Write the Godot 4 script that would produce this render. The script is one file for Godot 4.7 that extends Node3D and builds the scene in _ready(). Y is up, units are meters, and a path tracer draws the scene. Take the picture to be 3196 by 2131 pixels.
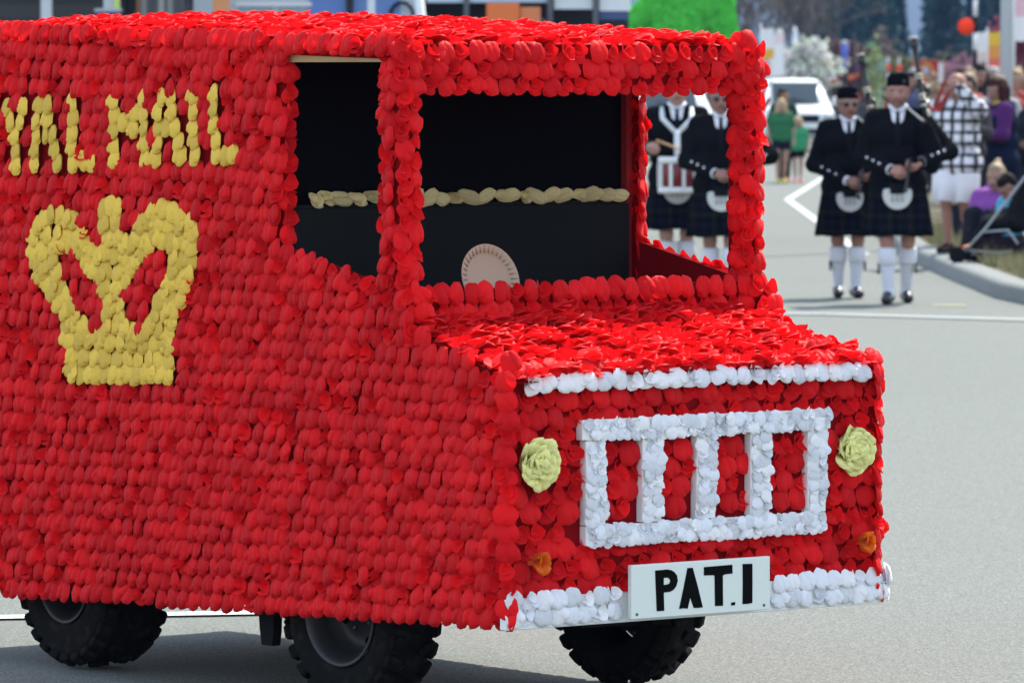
extends Node3D
# A red parade float covered in tissue rosettes, with a pipe band and a crowd behind it.
# Float axes: x = across the front (viewer's right), y up, z = forwards (towards the nose).

const FLOAT_AT := Vector3(-0.013, 0, -16.05)
const FLOAT_TURN := 38.0
const WIDE := 1.385
const LONG := 3.12

var rng := RandomNumberGenerator.new()
var taken := {}
var mats := {}
var rosettes := {}          # kind -> Array of [transform, parent, variant]
var rosette_mesh := {}      # kind -> Array of meshes

# ---------------------------------------------------------------- helpers
func mat(c: Color, rough := 0.8, metal := 0.0) -> StandardMaterial3D:
	var key := "%s|%s|%s" % [c, rough, metal]
	if mats.has(key):
		return mats[key]
	var m := StandardMaterial3D.new()
	m.albedo_color = c.linear_to_srgb()
	m.roughness = rough
	m.metallic = metal
	if rough > 0.55 and c.get_luminance() < 0.05:
		m.metallic_specular = 0.15
	mats[key] = m
	return m

func numbered(called: String) -> String:
	if not taken.has(called):
		taken[called] = 0
		return called
	taken[called] += 1
	return "%s_%03d" % [called, taken[called]]

func tag(o: Node, label: String, category: String, group := "") -> Node:
	o.set_meta("label", label)
	o.set_meta("category", category)
	if group:
		o.set_meta("group", group)
	return o

func thing(called: String, label: String, category: String, at: Vector3, turn := 0.0, group := "") -> Node3D:
	var o := Node3D.new()
	o.name = numbered(called)
	add_child(o)
	o.position = at
	o.rotation.y = deg_to_rad(turn)
	tag(o, label, category, group)
	return o

func obj(called: String, mesh: Mesh, m: Material, parent: Node, xf := Transform3D.IDENTITY) -> MeshInstance3D:
	var o := MeshInstance3D.new()
	o.name = called
	o.mesh = mesh
	if m:
		o.material_override = m
	o.transform = xf
	parent.add_child(o, true)
	return o

func struct(called: String, mesh: Mesh, m: Material, at := Vector3.ZERO) -> MeshInstance3D:
	var o := obj(numbered(called), mesh, m, self, Transform3D(Basis(), at))
	o.set_meta("kind", "structure")
	return o

func new_st(smooth := true) -> SurfaceTool:
	var st := SurfaceTool.new()
	st.begin(Mesh.PRIMITIVE_TRIANGLES)
	st.set_smooth_group(0 if smooth else -1)
	return st

func done(st: SurfaceTool) -> ArrayMesh:
	st.generate_normals()
	return st.commit()

func quad(st: SurfaceTool, a: Vector3, b: Vector3, c: Vector3, d: Vector3) -> void:
	for p in [a, b, c, a, c, d]:
		st.add_vertex(p)

func box(st: SurfaceTool, lo: Vector3, hi: Vector3, xf := Transform3D.IDENTITY) -> void:
	var p: Array[Vector3] = []
	for i in 8:
		p.append(xf * Vector3(hi.x if i & 1 else lo.x, hi.y if i & 2 else lo.y, hi.z if i & 4 else lo.z))
	quad(st, p[4], p[6], p[7], p[5])
	quad(st, p[1], p[3], p[2], p[0])
	quad(st, p[5], p[7], p[3], p[1])
	quad(st, p[0], p[2], p[6], p[4])
	quad(st, p[6], p[2], p[3], p[7])
	quad(st, p[0], p[4], p[5], p[1])

func box_mesh(lo: Vector3, hi: Vector3) -> ArrayMesh:
	var st := new_st(false)
	box(st, lo, hi)
	return done(st)

# box with chamfered edges
func soft_box(lo: Vector3, hi: Vector3, c: float) -> ArrayMesh:
	var st := new_st(false)
	var pts: Array[Vector3] = []
	var mid := (lo + hi) / 2.0
	var h := (hi - lo) / 2.0
	c = minf(c, minf(h.x, minf(h.y, h.z)) * 0.45)
	var f := func(sx: float, sy: float, sz: float, k: int) -> Vector3:
		var v := Vector3(h.x - (c if k != 0 else 0.0), h.y - (c if k != 1 else 0.0), h.z - (c if k != 2 else 0.0))
		return mid + Vector3(v.x * sx, v.y * sy, v.z * sz)
	for k in 3:
		for s in [-1.0, 1.0]:
			var q: Array[Vector3] = []
			for e in [[-1.0, -1.0], [-1.0, 1.0], [1.0, 1.0], [1.0, -1.0]]:
				var v := [0.0, 0.0, 0.0]
				v[k] = s
				v[(k + 1) % 3] = e[0]
				v[(k + 2) % 3] = e[1]
				q.append(f.call(v[0], v[1], v[2], k))
			if s > 0:
				quad(st, q[0], q[1], q[2], q[3])
			else:
				quad(st, q[3], q[2], q[1], q[0])
	for k in 3:
		var a := (k + 1) % 3
		var b := (k + 2) % 3
		for sa in [-1.0, 1.0]:
			for sb in [-1.0, 1.0]:
				var q: Array[Vector3] = []
				for e in [[-1.0, a], [1.0, a], [1.0, b], [-1.0, b]]:
					var v := [0.0, 0.0, 0.0]
					v[k] = e[0]
					v[a] = sa
					v[b] = sb
					q.append(f.call(v[0], v[1], v[2], e[1]))
				if sa * sb > 0:
					quad(st, q[0], q[3], q[2], q[1])
				else:
					quad(st, q[0], q[1], q[2], q[3])
	for sx in [-1.0, 1.0]:
		for sy in [-1.0, 1.0]:
			for sz in [-1.0, 1.0]:
				var t := [f.call(sx, sy, sz, 0), f.call(sx, sy, sz, 1), f.call(sx, sy, sz, 2)]
				if sx * sy * sz > 0:
					t.reverse()
				for p in t:
					st.add_vertex(p)
	return done(st)

# flat polygon pushed along depth: origin + x * ax + y * ay
func prism(st: SurfaceTool, poly: PackedVector2Array, o: Vector3, ax: Vector3, ay: Vector3, depth: Vector3) -> void:
	var tri := Geometry2D.triangulate_polygon(poly)
	var n := poly.size()
	for i in range(0, tri.size(), 3):
		var t: Array[Vector3] = []
		for k in 3:
			t.append(o + ax * poly[tri[i + k]].x + ay * poly[tri[i + k]].y)
		var up: bool = (t[1] - t[0]).cross(t[2] - t[0]).dot(depth) > 0
		for k in ([0, 2, 1] if up else [0, 1, 2]):
			st.add_vertex(t[k] + depth)
		for k in ([0, 1, 2] if up else [0, 2, 1]):
			st.add_vertex(t[k])
	for i in n:
		var a := o + ax * poly[i].x + ay * poly[i].y
		var b := o + ax * poly[(i + 1) % n].x + ay * poly[(i + 1) % n].y
		quad(st, a, b, b + depth, a + depth)

func grid(st: SurfaceTool, rows: Array, closed := false) -> void:
	for i in rows.size() - 1:
		var a: PackedVector3Array = rows[i]
		var b: PackedVector3Array = rows[i + 1]
		var n := a.size()
		for j in (n if closed else n - 1):
			var k := (j + 1) % n
			quad(st, a[j], b[j], b[k], a[k])

func tube(st: SurfaceTool, path: Array, radii: Array, sides := 8, caps := true) -> void:
	var rows := []
	var side := Vector3.ZERO
	for i in path.size():
		var d: Vector3 = (path[mini(i + 1, path.size() - 1)] - path[maxi(i - 1, 0)]).normalized()
		if side == Vector3.ZERO:
			side = d.cross(Vector3.UP if absf(d.y) < 0.9 else Vector3.RIGHT).normalized()
		side = (side - d * side.dot(d)).normalized()
		var up := d.cross(side)
		var r := PackedVector3Array()
		for j in sides:
			var an := TAU * j / sides
			r.append(path[i] + (side * cos(an) + up * sin(an)) * float(radii[mini(i, radii.size() - 1)]))
		rows.append(r)
	if caps:
		for e in [0, path.size() - 1]:
			var r := PackedVector3Array()
			for j in sides:
				r.append(path[e])
			if e == 0:
				rows.push_front(r)
			else:
				rows.append(r)
	grid(st, rows, true)

func tube_mesh(path: Array, radii: Array, sides := 8) -> ArrayMesh:
	var st := new_st()
	tube(st, path, radii, sides)
	return done(st)

# profile of (radius, height) turned about xf's y axis
func lathe(st: SurfaceTool, prof: Array, segs := 24, xf := Transform3D.IDENTITY, squash := 1.0) -> void:
	var rows := []
	for p in prof:
		var r := PackedVector3Array()
		for j in segs:
			var an := -TAU * j / segs
			r.append(xf * Vector3(p[0] * cos(an), p[1], p[0] * sin(an) * squash))
		rows.append(r)
	grid(st, rows, true)

func lathe_mesh(prof: Array, segs := 24, squash := 1.0) -> ArrayMesh:
	var st := new_st()
	lathe(st, prof, segs, Transform3D.IDENTITY, squash)
	return done(st)

func ball(st: SurfaceTool, c: Vector3, r: Vector3, segs := 12) -> void:
	var prof := []
	for i in segs / 2 + 1:
		var t := PI * i / (segs / 2)
		prof.append([sin(t), -cos(t)])
	lathe(st, prof, segs, Transform3D(Basis.from_scale(r), c))

func ball_mesh(c: Vector3, r: Vector3, segs := 12) -> ArrayMesh:
	var st := new_st()
	ball(st, c, r, segs)
	return done(st)

# ---------------------------------------------------------------- tissue rosettes
func leaf(st: SurfaceTool, w: float, l: float, bulge: float, lift: float, xf: Transform3D, point: float, rag: float) -> void:
	var rows := []
	for i in 7:
		var t: float = [0.0, 0.07, 0.24, 0.5, 0.76, 0.93, 1.0][i]
		var e := absf(2.0 * t - 1.0)
		var half := w * 0.5 * pow(maxf(1.0 - pow(e, 2.6 - point), 0.0), 0.42 + point * 0.5) * (0.90 + 0.18 * t)
		var r := PackedVector3Array()
		for j in 5:
			var s := j / 2.0 - 1.0
			var dome := pow(maxf(1.0 - pow(e, 2.4), 0.0), 0.6)
			if t > 0.5:
				dome = lerpf(dome, 1.0, 0.38)
			var z := bulge * dome * (1.0 - 0.80 * s * s) + lift * t
			var p := Vector3(s * half, l * (0.5 - t), z)
			if i > 0 and i < 6:
				p += Vector3(rng.randfn(), rng.randfn(), rng.randfn()) * rag
			r.append(xf * p)
		rows.append(r)
	grid(st, rows)

func cup(st: SurfaceTool, turns: float, start: float, xf: Transform3D, rag: float) -> void:
	var rows := []
	var n := 15
	for h in 4:
		var hh := h / 3.0
		var r := PackedVector3Array()
		for j in n:
			var f := float(j) / (n - 1)
			var an := start + TAU * turns * f
			var rad := (0.10 + 0.43 * pow(hh, 0.75)) * (1.0 - 0.58 * f) * (1.0 + 0.10 * sin(3.0 * an + start))
			var z := 0.50 * hh * (0.80 + 0.25 * f) - 0.05 * hh * hh
			r.append(xf * (Vector3(cos(an) * rad, sin(an) * rad * 1.12, z) + Vector3(rng.randfn(), rng.randfn(), rng.randfn()) * rag * hh))
		rows.append(r)
	grid(st, rows)

# kinds of shape: 0-3 folded egg, 4-7 rosebud, 8-11 loose upright petals
func rosette_shape(v: int, c: Color) -> ArrayMesh:
	var st := new_st()
	st.set_color(c)
	if v < 4:
		leaf(st, 1.0, 1.2, 0.31, 0.22, Transform3D(Basis(Vector3.BACK, [0.0, 0.10, -0.10, 0.05][v])), 0.0, 0.026)
		var side: float = [1.0, -1.0, 1.0, 1.0][v]
		leaf(st, 0.66, 1.0, 0.22, 0.20, Transform3D(Basis(Vector3.BACK, side * [0.28, 0.35, 0.5, 0.2][v]), Vector3(side * 0.24, 0.10, 0.13)), 0.1, 0.02)
		if v == 2:
			leaf(st, 0.5, 0.7, 0.2, 0.2, Transform3D(Basis(Vector3.BACK, -0.6), Vector3(-0.25, -0.05, 0.12)), 0.3, 0.03)
	elif v < 8:
		var tilt := Basis(Vector3.RIGHT, [-0.35, -0.5, -0.2, -0.55][v - 4]) * Basis(Vector3.UP, [0.25, -0.3, 0.1, 0.4][v - 4])
		cup(st, [1.35, 1.5, 1.2, 1.4][v - 4], [0.5, 2.2, 3.8, 5.0][v - 4], Transform3D(tilt, Vector3(0, -0.03, 0)), 0.02)
		leaf(st, 0.92, 0.72, 0.15, 0.10, Transform3D(Basis(Vector3.BACK, [0.3, -0.3, 0.6, 0.0][v - 4]), Vector3(0, -0.22, 0.0)), 0.0, 0.02)
	else:
		for k in 3:
			var yaw: float = [-0.8, 0.75, 0.05][k] + (v - 8) * 0.35
			var b := Basis(Vector3.BACK, yaw) * Basis(Vector3.RIGHT, -0.34 - 0.10 * k) * Basis(Vector3.UP, [0.25, -0.25, 0.1][k])
			leaf(st, 1.12, 1.2, 0.16, 0.06, Transform3D(b, b * Vector3(0, -0.35, 0.03) + Vector3(0, 0.25, 0.10 + 0.07 * k)), 0.12, 0.035)
	return done(st)

func make_rosette_meshes() -> void:
	var kinds := {"red": Color(0.86, 0.013, 0.016), "yellow": Color(0.88, 0.57, 0.085), "white": Color(0.86, 0.87, 0.90), "pale": Color(0.90, 0.86, 0.33), "orange": Color(0.75, 0.13, 0.01), "cream": Color(0.62, 0.50, 0.24)}
	for k in kinds:
		var list := []
		for v in 12:
			for tone in 3:
				var c: Color = kinds[k]
				var t: float = [0.86, 1.0, 1.10][tone]
				list.append(rosette_shape(v, Color(minf(c.r * t, 0.93), minf(c.g * t, 0.92), minf(c.b * t, 0.92))))
		rosette_mesh[k] = list
		rosettes[k] = []

func tissue(thin := 1.0) -> StandardMaterial3D:
	var key := "tissue%s" % thin
	if mats.has(key):
		return mats[key]
	var m := StandardMaterial3D.new()
	m.vertex_color_use_as_albedo = true
	m.roughness = 0.55
	m.metallic_specular = 0.25
	m.backlight_enabled = true
	m.backlight = Color(thin, thin, thin)
	m.cull_mode = BaseMaterial3D.CULL_DISABLED
	m.rim_enabled = true
	m.rim = 0.12
	m.rim_tint = 0.85
	var fn := FastNoiseLite.new()
	fn.seed = 77
	fn.frequency = 0.02
	fn.fractal_octaves = 3
	var nt := NoiseTexture2D.new()
	nt.width = 256
	nt.height = 256
	nt.seamless = true
	nt.as_normal_map = true
	nt.bump_strength = 5.0
	nt.noise = fn
	m.normal_enabled = true
	m.normal_texture = nt
	m.normal_scale = 0.8
	m.uv1_triplanar = true
	m.uv1_world_triplanar = true
	m.uv1_scale = Vector3.ONE / 0.11
	mats[key] = m
	return m

# style 0 side, 1 front, 2 flat top
func rosette(kind: String, parent: Node3D, at: Vector3, right: Vector3, up: Vector3, w: float, h: float, style: int, spin := 0.12, d := 0.0) -> void:
	var n := right.cross(up).normalized()
	var v: int
	var q := rng.randf()
	if style == 3:
		v = rng.randi() % 4
	elif style == 4:
		v = 4 + rng.randi() % 4
	elif style == 0:
		v = (rng.randi() % 4) if q < 0.86 else 4 + rng.randi() % 4
	elif style == 1:
		v = (rng.randi() % 4) if q < 0.35 else 4 + rng.randi() % 4
	else:
		v = 8 + rng.randi() % 4
	var b := Basis(right, up, n) * Basis(Vector3.BACK, rng.randfn() * spin) * Basis(Vector3.RIGHT, rng.randfn() * 0.06) * Basis(Vector3.UP, rng.randfn() * 0.08)
	var k := rng.randf_range(0.95, 1.07)
	b = b * Basis.from_scale(Vector3(w * k, h * k * rng.randf_range(0.95, 1.06), (d if d > 0 else w) * rng.randf_range(0.85, 1.2)))
	rosettes[kind].append([Transform3D(b, at + (right * rng.randfn() + up * rng.randfn()) * w * 0.035), parent, v * 3 + rng.randi() % 3])

func plant_rosettes(root: Node3D, eye: Vector3) -> void:
	for kind in rosettes:
		var list: Array = rosettes[kind]
		var sheen := tissue(0.85 if kind == "red" else 0.6)
		list.sort_custom(func(a, b): return (a[0].origin - eye).length_squared() < (b[0].origin - eye).length_squared())
		var rest := SurfaceTool.new()
		rest.begin(Mesh.PRIMITIVE_TRIANGLES)
		var left := 0
		for i in list.size():
			if i < 296:
				obj(kind + "_rosette", rosette_mesh[kind][list[i][2]], sheen, list[i][1], list[i][0])
			else:
				rest.append_from(rosette_mesh[kind][list[i][2]], 0, list[i][0])
				left += 1
		if left:
			var o := obj(kind + "_rosettes", rest.commit(), sheen, root)
			o.set_meta("kind", "stuff")

func pip(p: Vector2, poly: PackedVector2Array) -> bool:
	return Geometry2D.is_point_in_polygon(p, poly)

# ---------------------------------------------------------------- the float
const CROWN := [2.405,1.32, 2.357,1.399, 2.255,1.424, 2.146,1.401, 2.092,1.344, 2.014,1.300, 2.014,1.448, 1.907,1.455, 1.897,1.340, 1.855,1.336, 1.794,1.401, 1.689,1.446, 1.556,1.423, 1.505,1.382, 1.52,1.239, 1.572,1.144, 1.632,1.058, 1.632,0.916, 2.203,0.893, 2.21,1.025, 2.225,1.089, 2.311,1.165, 2.374,1.215]
const HOLE_A := [2.248,1.288, 2.146,1.297, 2.092,1.24, 2.039,1.216, 1.993,1.153, 2.001,1.062, 2.07,1.06, 2.155,1.126, 2.217,1.202]
const HOLE_B := [1.712,1.327, 1.653,1.303, 1.653,1.231, 1.713,1.178, 1.743,1.118, 1.788,1.078, 1.841,1.068, 1.886,1.092, 1.886,1.177, 1.84,1.23, 1.757,1.292]
# letters as dots: [rearward start, heights counted from the bottom row 0..4, columns 0..3 -> offsets]
const LETTERS := {
	"letter_o": [2.80, [[0.03, 4], [0.09, 4], [0, 3], [0, 2], [0, 1], [0.12, 3], [0.12, 2], [0.12, 1], [0.03, 0], [0.09, 0]]],
	"letter_r": [3.00, [[0, 4], [0, 3], [0, 2], [0, 1], [0, 0], [0.055, 4], [0.10, 3.3], [0.055, 2.2], [0.09, 1], [0.12, 0]]],
	"letter_y": [2.525, [[0, 4], [0.10, 4], [0.025, 3], [0.075, 3], [0.045, 2], [0.05, 1], [0.05, 0]]],
	"letter_a": [2.355, [[0.015, 4], [0.06, 4], [0.0, 3], [0.06, 3], [0.0, 2], [0.05, 2], [0.09, 2], [-0.01, 1], [0.10, 1], [-0.02, 0], [0.115, 0]]],
	"letter_l": [2.160, [[0, 4], [0, 3], [0, 2], [0, 1], [0, 0], [0.055, 0], [0.10, 0]]],
	"letter_m": [1.935, [[0, 4], [0.150, 4], [0, 3], [0.104, 3.05], [0.152, 3], [0.048, 2.5], [0, 2], [0.098, 2.05], [0.155, 2], [0, 1], [0.157, 1], [0.0, 0], [0.16, 0]]],
	"letter_a_001": [1.700, [[0.012, 4], [0.058, 4], [0.0, 3], [0.066, 3], [-0.005, 2], [0.040, 2], [0.082, 2], [-0.010, 1], [0.100, 1], [-0.018, 0], [0.115, 0]]],
	"letter_i": [1.520, [[0, 4], [0, 3], [0, 2], [0, 1], [0.005, 0]]],
	"letter_l_001": [1.418, [[0, 4], [0, 3], [0, 2], [0.01, 1], [0.01, 0], [0.06, 0], [0.095, 0]]],
}

func poly2(a: Array) -> PackedVector2Array:
	var p := PackedVector2Array()
	for i in range(0, a.size(), 2):
		p.append(Vector2(a[i], a[i + 1]))
	return p

func skirt(v: float) -> float:
	return 0.325 - 0.035 * v

func roof_edge(v: float) -> float:
	return 1.895 + 0.027 * (v - 0.55)

func roof_at(u: float, v: float) -> float:
	return roof_edge(v) + 0.034 * pow(maxf(sin(PI * clampf(u / WIDE, 0, 1)), 0), 0.7) * smoothstep(0.5, 1.35, v) * (1.0 - 0.9 * smoothstep(2.0, 3.0, v)) - 0.02 * smoothstep(2.2, 3.0, v)

func board(parent: Node3D, called: String, poly: PackedVector2Array, o: Vector3, ax: Vector3, depth: Vector3, m: Material) -> MeshInstance3D:
	var st := new_st(false)
	prism(st, poly, o, ax, Vector3.UP, depth)
	return obj(called, done(st), m, parent)

func build_float() -> Node3D:
	var root := thing("parade_float", "red delivery van parade float covered in tissue rosettes with yellow crown and white grille", "parade float", FLOAT_AT, FLOAT_TURN)
	var ply := mat(Color(0.22, 0.006, 0.008), 0.9)
	var dark := mat(Color(0.006, 0.006, 0.007), 0.95)
	var cloth := mat(Color(0.016, 0.017, 0.018), 0.95)
	dark.metallic_specular = 0.03
	cloth.metallic_specular = 0.05
	var white_paint := mat(Color(0.80, 0.82, 0.80), 0.6)
	ply.metallic_specular = 0.1
	var timber := mat(Color(0.42, 0.30, 0.14), 0.8)
	var R := Vector3(0, 0, 1)      # viewer's right along the side
	var F := Vector3(1, 0, 0)      # viewer's right along the front
	# ---- side panels: polygon in (v, h)
	var low := poly2([0.038, 0.335, 0.038, 0.99, 0.46, 1.105, 0.50, 1.20, 0.60, 1.225, 1.085, 1.325, 1.085, 1.935, 3.10, 1.97, 3.10, 0.235])
	var side := board(root, "side_panel", low, Vector3(0.035, 0, 0), Vector3(0, 0, -1), Vector3(0.02, 0, 0), ply)
	var far := board(root, "side_panel", low, Vector3(WIDE - 0.055, 0, 0), Vector3(0, 0, -1), Vector3(0.02, 0, 0), ply)
	# ---- front
	var front := obj("front_panel", box_mesh(Vector3(0.057, 0.32, -0.055), Vector3(WIDE - 0.057, 0.985, -0.035)), ply, root)
	for cu2 in [0.018, WIDE - 0.056]:
		obj("corner_post", box_mesh(Vector3(cu2, 0.33, -0.056), Vector3(cu2 + (0.052 if cu2 > 0.5 else 0.038), 0.985, -0.032)), ply, root)
	# ---- hood
	var hs := new_st()
	var hrows := []
	for i in 9:
		var v := 0.0 + 0.52 * i / 8.0
		var r := PackedVector3Array()
		for j in 13:
			var u := 0.03 + (WIDE - 0.06) * j / 12.0
			r.append(Vector3(u, hood_at(u, v) - 0.02, -v))
		hrows.append(r)
	grid(hs, hrows)
	var hood := obj("hood", done(hs), ply, root)
	# ---- windscreen sill, pillars, fascia
	var sill := obj("windscreen_sill", box_mesh(Vector3(0.057, 1.10, -0.58), Vector3(WIDE - 0.057, 1.215, -0.525)), ply, root)
	var fascia := obj("roof_fascia", box_mesh(Vector3(0.03, 1.79, -0.575), Vector3(WIDE - 0.03, 1.905, -0.545)), ply, root)
	var pillar_l := obj("front_pillar", box_mesh(Vector3(0.036, 1.19, -0.605), Vector3(0.075, 1.895, -0.53)), ply, root)
	var pillar_r := obj("front_pillar", box_mesh(Vector3(WIDE - 0.085, 1.19, -0.605), Vector3(WIDE - 0.036, 1.895, -0.53)), ply, root)
	var rail := obj("window_rail", box_mesh(Vector3(0.038, 1.858, -1.083), Vector3(0.07, 1.90, -0.607)), timber, root)
	obj("window_rail", box_mesh(Vector3(WIDE - 0.07, 1.875, -1.085), Vector3(WIDE - 0.038, 1.905, -0.607)), timber, root)
	# ---- roof
	var rs := new_st()
	var rrows := []
	for i in 25:
		var v := 0.535 + (LONG - 0.545) * i / 24.0
		var r := PackedVector3Array()
		for j in 15:
			var u := 0.03 + (WIDE - 0.06) * j / 14.0
			if j == 0:
				r.append(Vector3(0.036, roof_edge(v) - 0.03, -v))
			r.append(Vector3(u, roof_at(u, v) + 0.012, -v))
		r.append(Vector3(WIDE - 0.036, roof_edge(v) - 0.03, -v))
		rrows.append(r)
	grid(rs, rrows)
	var roof := obj("roof", done(rs), ply, root)
	var back := obj("back_panel", box_mesh(Vector3(0.057, 0.26, -3.10), Vector3(WIDE - 0.057, 1.95, -3.08)), ply, root)
	back.set_meta("label", "plain red back board")
	# ---- cab interior
	obj("cab_back_curtain", box_mesh(Vector3(0.057, 1.0, -1.14), Vector3(1.305, 1.89, -1.115)), dark, root)
	obj("cab_dash_cloth", box_mesh(Vector3(0.058, 0.9, -1.113), Vector3(1.30, 1.435, -1.07)), cloth, root)
	obj("cab_floor", box_mesh(Vector3(0.057, 1.07, -1.069), Vector3(WIDE - 0.057, 1.09, -0.582)), dark, root)
	obj("rear_pillar", box_mesh(Vector3(1.307, 1.2, -1.14), Vector3(WIDE - 0.057, 1.89, -1.09)), mat(Color(0.30, 0.012, 0.014), 0.8), root).set_meta("label", "bare red painted pillar at the back of the cab")
	obj("cab_ceiling", box_mesh(Vector3(0.057, 1.875, -1.11), Vector3(WIDE - 0.057, 1.885, -0.58)), dark, root)
	var trim := obj("cream_trim", box_mesh(Vector3(0.058, 1.436, -1.112), Vector3(1.295, 1.446, -1.075)), cloth, root)
	var cu := 0.125
	while cu < 1.27:
		var w := rng.randf_range(0.055, 0.075)
		rosette("cream", trim, Vector3(cu, 1.462, -1.075), Vector3(0, 1, 0), Vector3(-1, 0, 0), 0.038, w * 1.0, 1 if rng.randf() < 0.5 else 3, 0.30, 0.040)
		cu += w * 0.80
	# the round plate that serves as steering wheel
	var wheel_xf := Transform3D(Basis(Vector3.RIGHT, deg_to_rad(90.0 - 16.0)), Vector3(0.441, 1.235, -0.655))
	var sw := lathe_mesh([[0.0, 0.0], [0.072, 0.0], [0.080, 0.004], [0.098, 0.014], [0.103, 0.014], [0.102, 0.010], [0.080, -0.004], [0.0, -0.004]], 40)
	var steer := obj("steering_wheel", sw, mat(Color(0.46, 0.29, 0.19), 0.45), root, wheel_xf)
	var fl := new_st()
	for j in 36:
		var an := TAU * j / 36
		var d := Vector3(cos(an), 0, sin(an))
		tube(fl, [d * 0.080 + Vector3(0, 0.006, 0), d * 0.098 + Vector3(0, 0.016, 0)], [0.0022], 4)
	obj("fluted_rim", done(fl), mat(Color(0.50, 0.40, 0.28), 0.45), steer)
	obj("steering_column", tube_mesh([Vector3(0.441, 1.22, -0.66), Vector3(0.441, 1.13, -0.70)], [0.015], 8), dark, root)
	# ---- side rosettes
	var crown := poly2(CROWN)
	var ha := poly2(HOLE_A)
	var hb := poly2(HOLE_B)
	var inner: PackedVector2Array = Geometry2D.offset_polygon(crown, -0.034)[0] if Geometry2D.offset_polygon(crown, -0.034).size() else crown
	var ha_out: PackedVector2Array = Geometry2D.offset_polygon(ha, 0.034)[0]
	var hb_out: PackedVector2Array = Geometry2D.offset_polygon(hb, 0.034)[0]
	var crown_part := obj("crown_emblem", box_mesh(Vector3(0.030, 0.99, -2.1), Vector3(0.0345, 1.0, -2.0)), ply, root)
	crown_part.set_meta("label", "yellow crown of tissue rosettes on the red side")
	for ring in [Geometry2D.offset_polygon(crown, -0.022)[0], Geometry2D.offset_polygon(ha, 0.022)[0], Geometry2D.offset_polygon(hb, 0.022)[0]]:
		var carry := 0.0
		for q in ring.size():
			var p0: Vector2 = ring[q]
			var p1: Vector2 = ring[(q + 1) % ring.size()]
			while carry < p0.distance_to(p1):
				var p := p0.move_toward(p1, carry)
				rosette("yellow", crown_part, Vector3(0.024, p.y, -p.x), R, Vector3.UP, 0.062, 0.056, 3, 0.08, 0.036)
				carry += 0.042
			carry -= p0.distance_to(p1)
	var dots: Array[Vector2] = []
	for name_ in LETTERS:
		var l: Array = LETTERS[name_]
		var part := Node3D.new()
		part.name = name_.trim_suffix("_001")
		root.add_child(part, true)
		part.set_meta("label", "yellow rosette letter on the red side")
		for e in l[1]:
			var v: float = l[0] - e[0]
			var base_h: float = 1.628 - 0.040 * (v - 0.4)
			var h: float = base_h + e[1] * 0.0445
			dots.append(Vector2(v, h))
			rosette("yellow", part, Vector3(0.024, h, -v), R, Vector3.UP, 0.053, 0.053, 3, 0.05, 0.036)
	var k := 0
	while true:
		var base := 0.008 + k * 0.0485
		if base > 1.75:
			break
		var v := 0.012 + (0.029 if k % 2 else 0.0)
		while v < 3.10:
			# rows fan gently between skirt and roof
			var f := base / 1.65
			var h := skirt(v) + base * lerpf(1.0, (roof_edge(v) - skirt(v)) / 1.60, 1.0)
			h += 0.012 * sin(v * 3.1 + k * 0.35) * f
			var p := Vector2(v, h)
			var red_ok := pip(p, low) or (h < 0.40 and h > skirt(v) - 0.01)
			if v > 0.50 and v < 1.09 and h > 1.19 and not pip(p + Vector2(0, 0.022), low):
				red_ok = false
			if h > roof_edge(v) - 0.01:
				red_ok = false
			if red_ok:
				var in_crown := pip(p, crown) and not pip(p, ha) and not pip(p, hb)
				var near := false
				for d in dots:
					if absf(d.x - v) < 0.031 and absf(d.y - h) < 0.023:
						near = true
						break
				if in_crown:
					if pip(p, inner) and not pip(p, ha_out) and not pip(p, hb_out):
						rosette("yellow", crown_part, Vector3(0.026, h, -v), R, Vector3.UP, 0.062, 0.056, 3, 0.06, 0.036)
				elif not near:
					var messy := v < 0.5 or (k < 3) or rng.randf() < 0.06
					rosette("red", side, Vector3(0.033, h, -v), R, Vector3.UP, 0.062, 0.056, 1 if (v < 0.12 or rng.randf() < 0.06) else 0, 0.16 if messy else 0.06, 0.054)
				# the far side the same
				rosette("red", far, Vector3(WIDE - 0.033, h, -v), -R, Vector3.UP, 0.061, 0.054, 0, 0.10, 0.054)
			v += 0.0565 * rng.randf_range(0.96, 1.04)
		k += 1
	# top row along the roof edge
	var tv := 0.60
	while tv < 3.10:
		rosette("red", roof, Vector3(0.032, roof_edge(tv) + 0.006, -tv), R, Vector3.UP, 0.058, 0.056, 0, 0.08, 0.062)
		rosette("red", roof, Vector3(WIDE - 0.032, roof_edge(tv) + 0.006, -tv), -R, Vector3.UP, 0.058, 0.056, 0, 0.08, 0.062)
		tv += rng.randf_range(0.053, 0.058)
	# edge of the side window: rear upright and slanting sill (ends of the panel)
	for e in [[0.036, 1.0, side], [WIDE - 0.036, -1.0, far]]:
		var hh := 1.36
		while hh < 1.90:
			rosette("red", e[2], Vector3(e[0] + 0.004 * e[1], hh, -1.082), Vector3(e[1], 0, 0.15).normalized(), Vector3.UP, 0.054, 0.054, 1, 0.2, 0.05)
			hh += 0.052
		var sv := 0.62
		while sv < 1.07:
			var yy := lerpf(1.225, 1.325, (sv - 0.6) / 0.485)
			rosette("red", e[2], Vector3(e[0], yy - 0.012, -sv), R * e[1], Vector3.UP, 0.058, 0.050, 1, 0.2, 0.05)
			sv += 0.055
	# ---- front rosettes, left clear where the white pieces sit
	var row := 0
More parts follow.
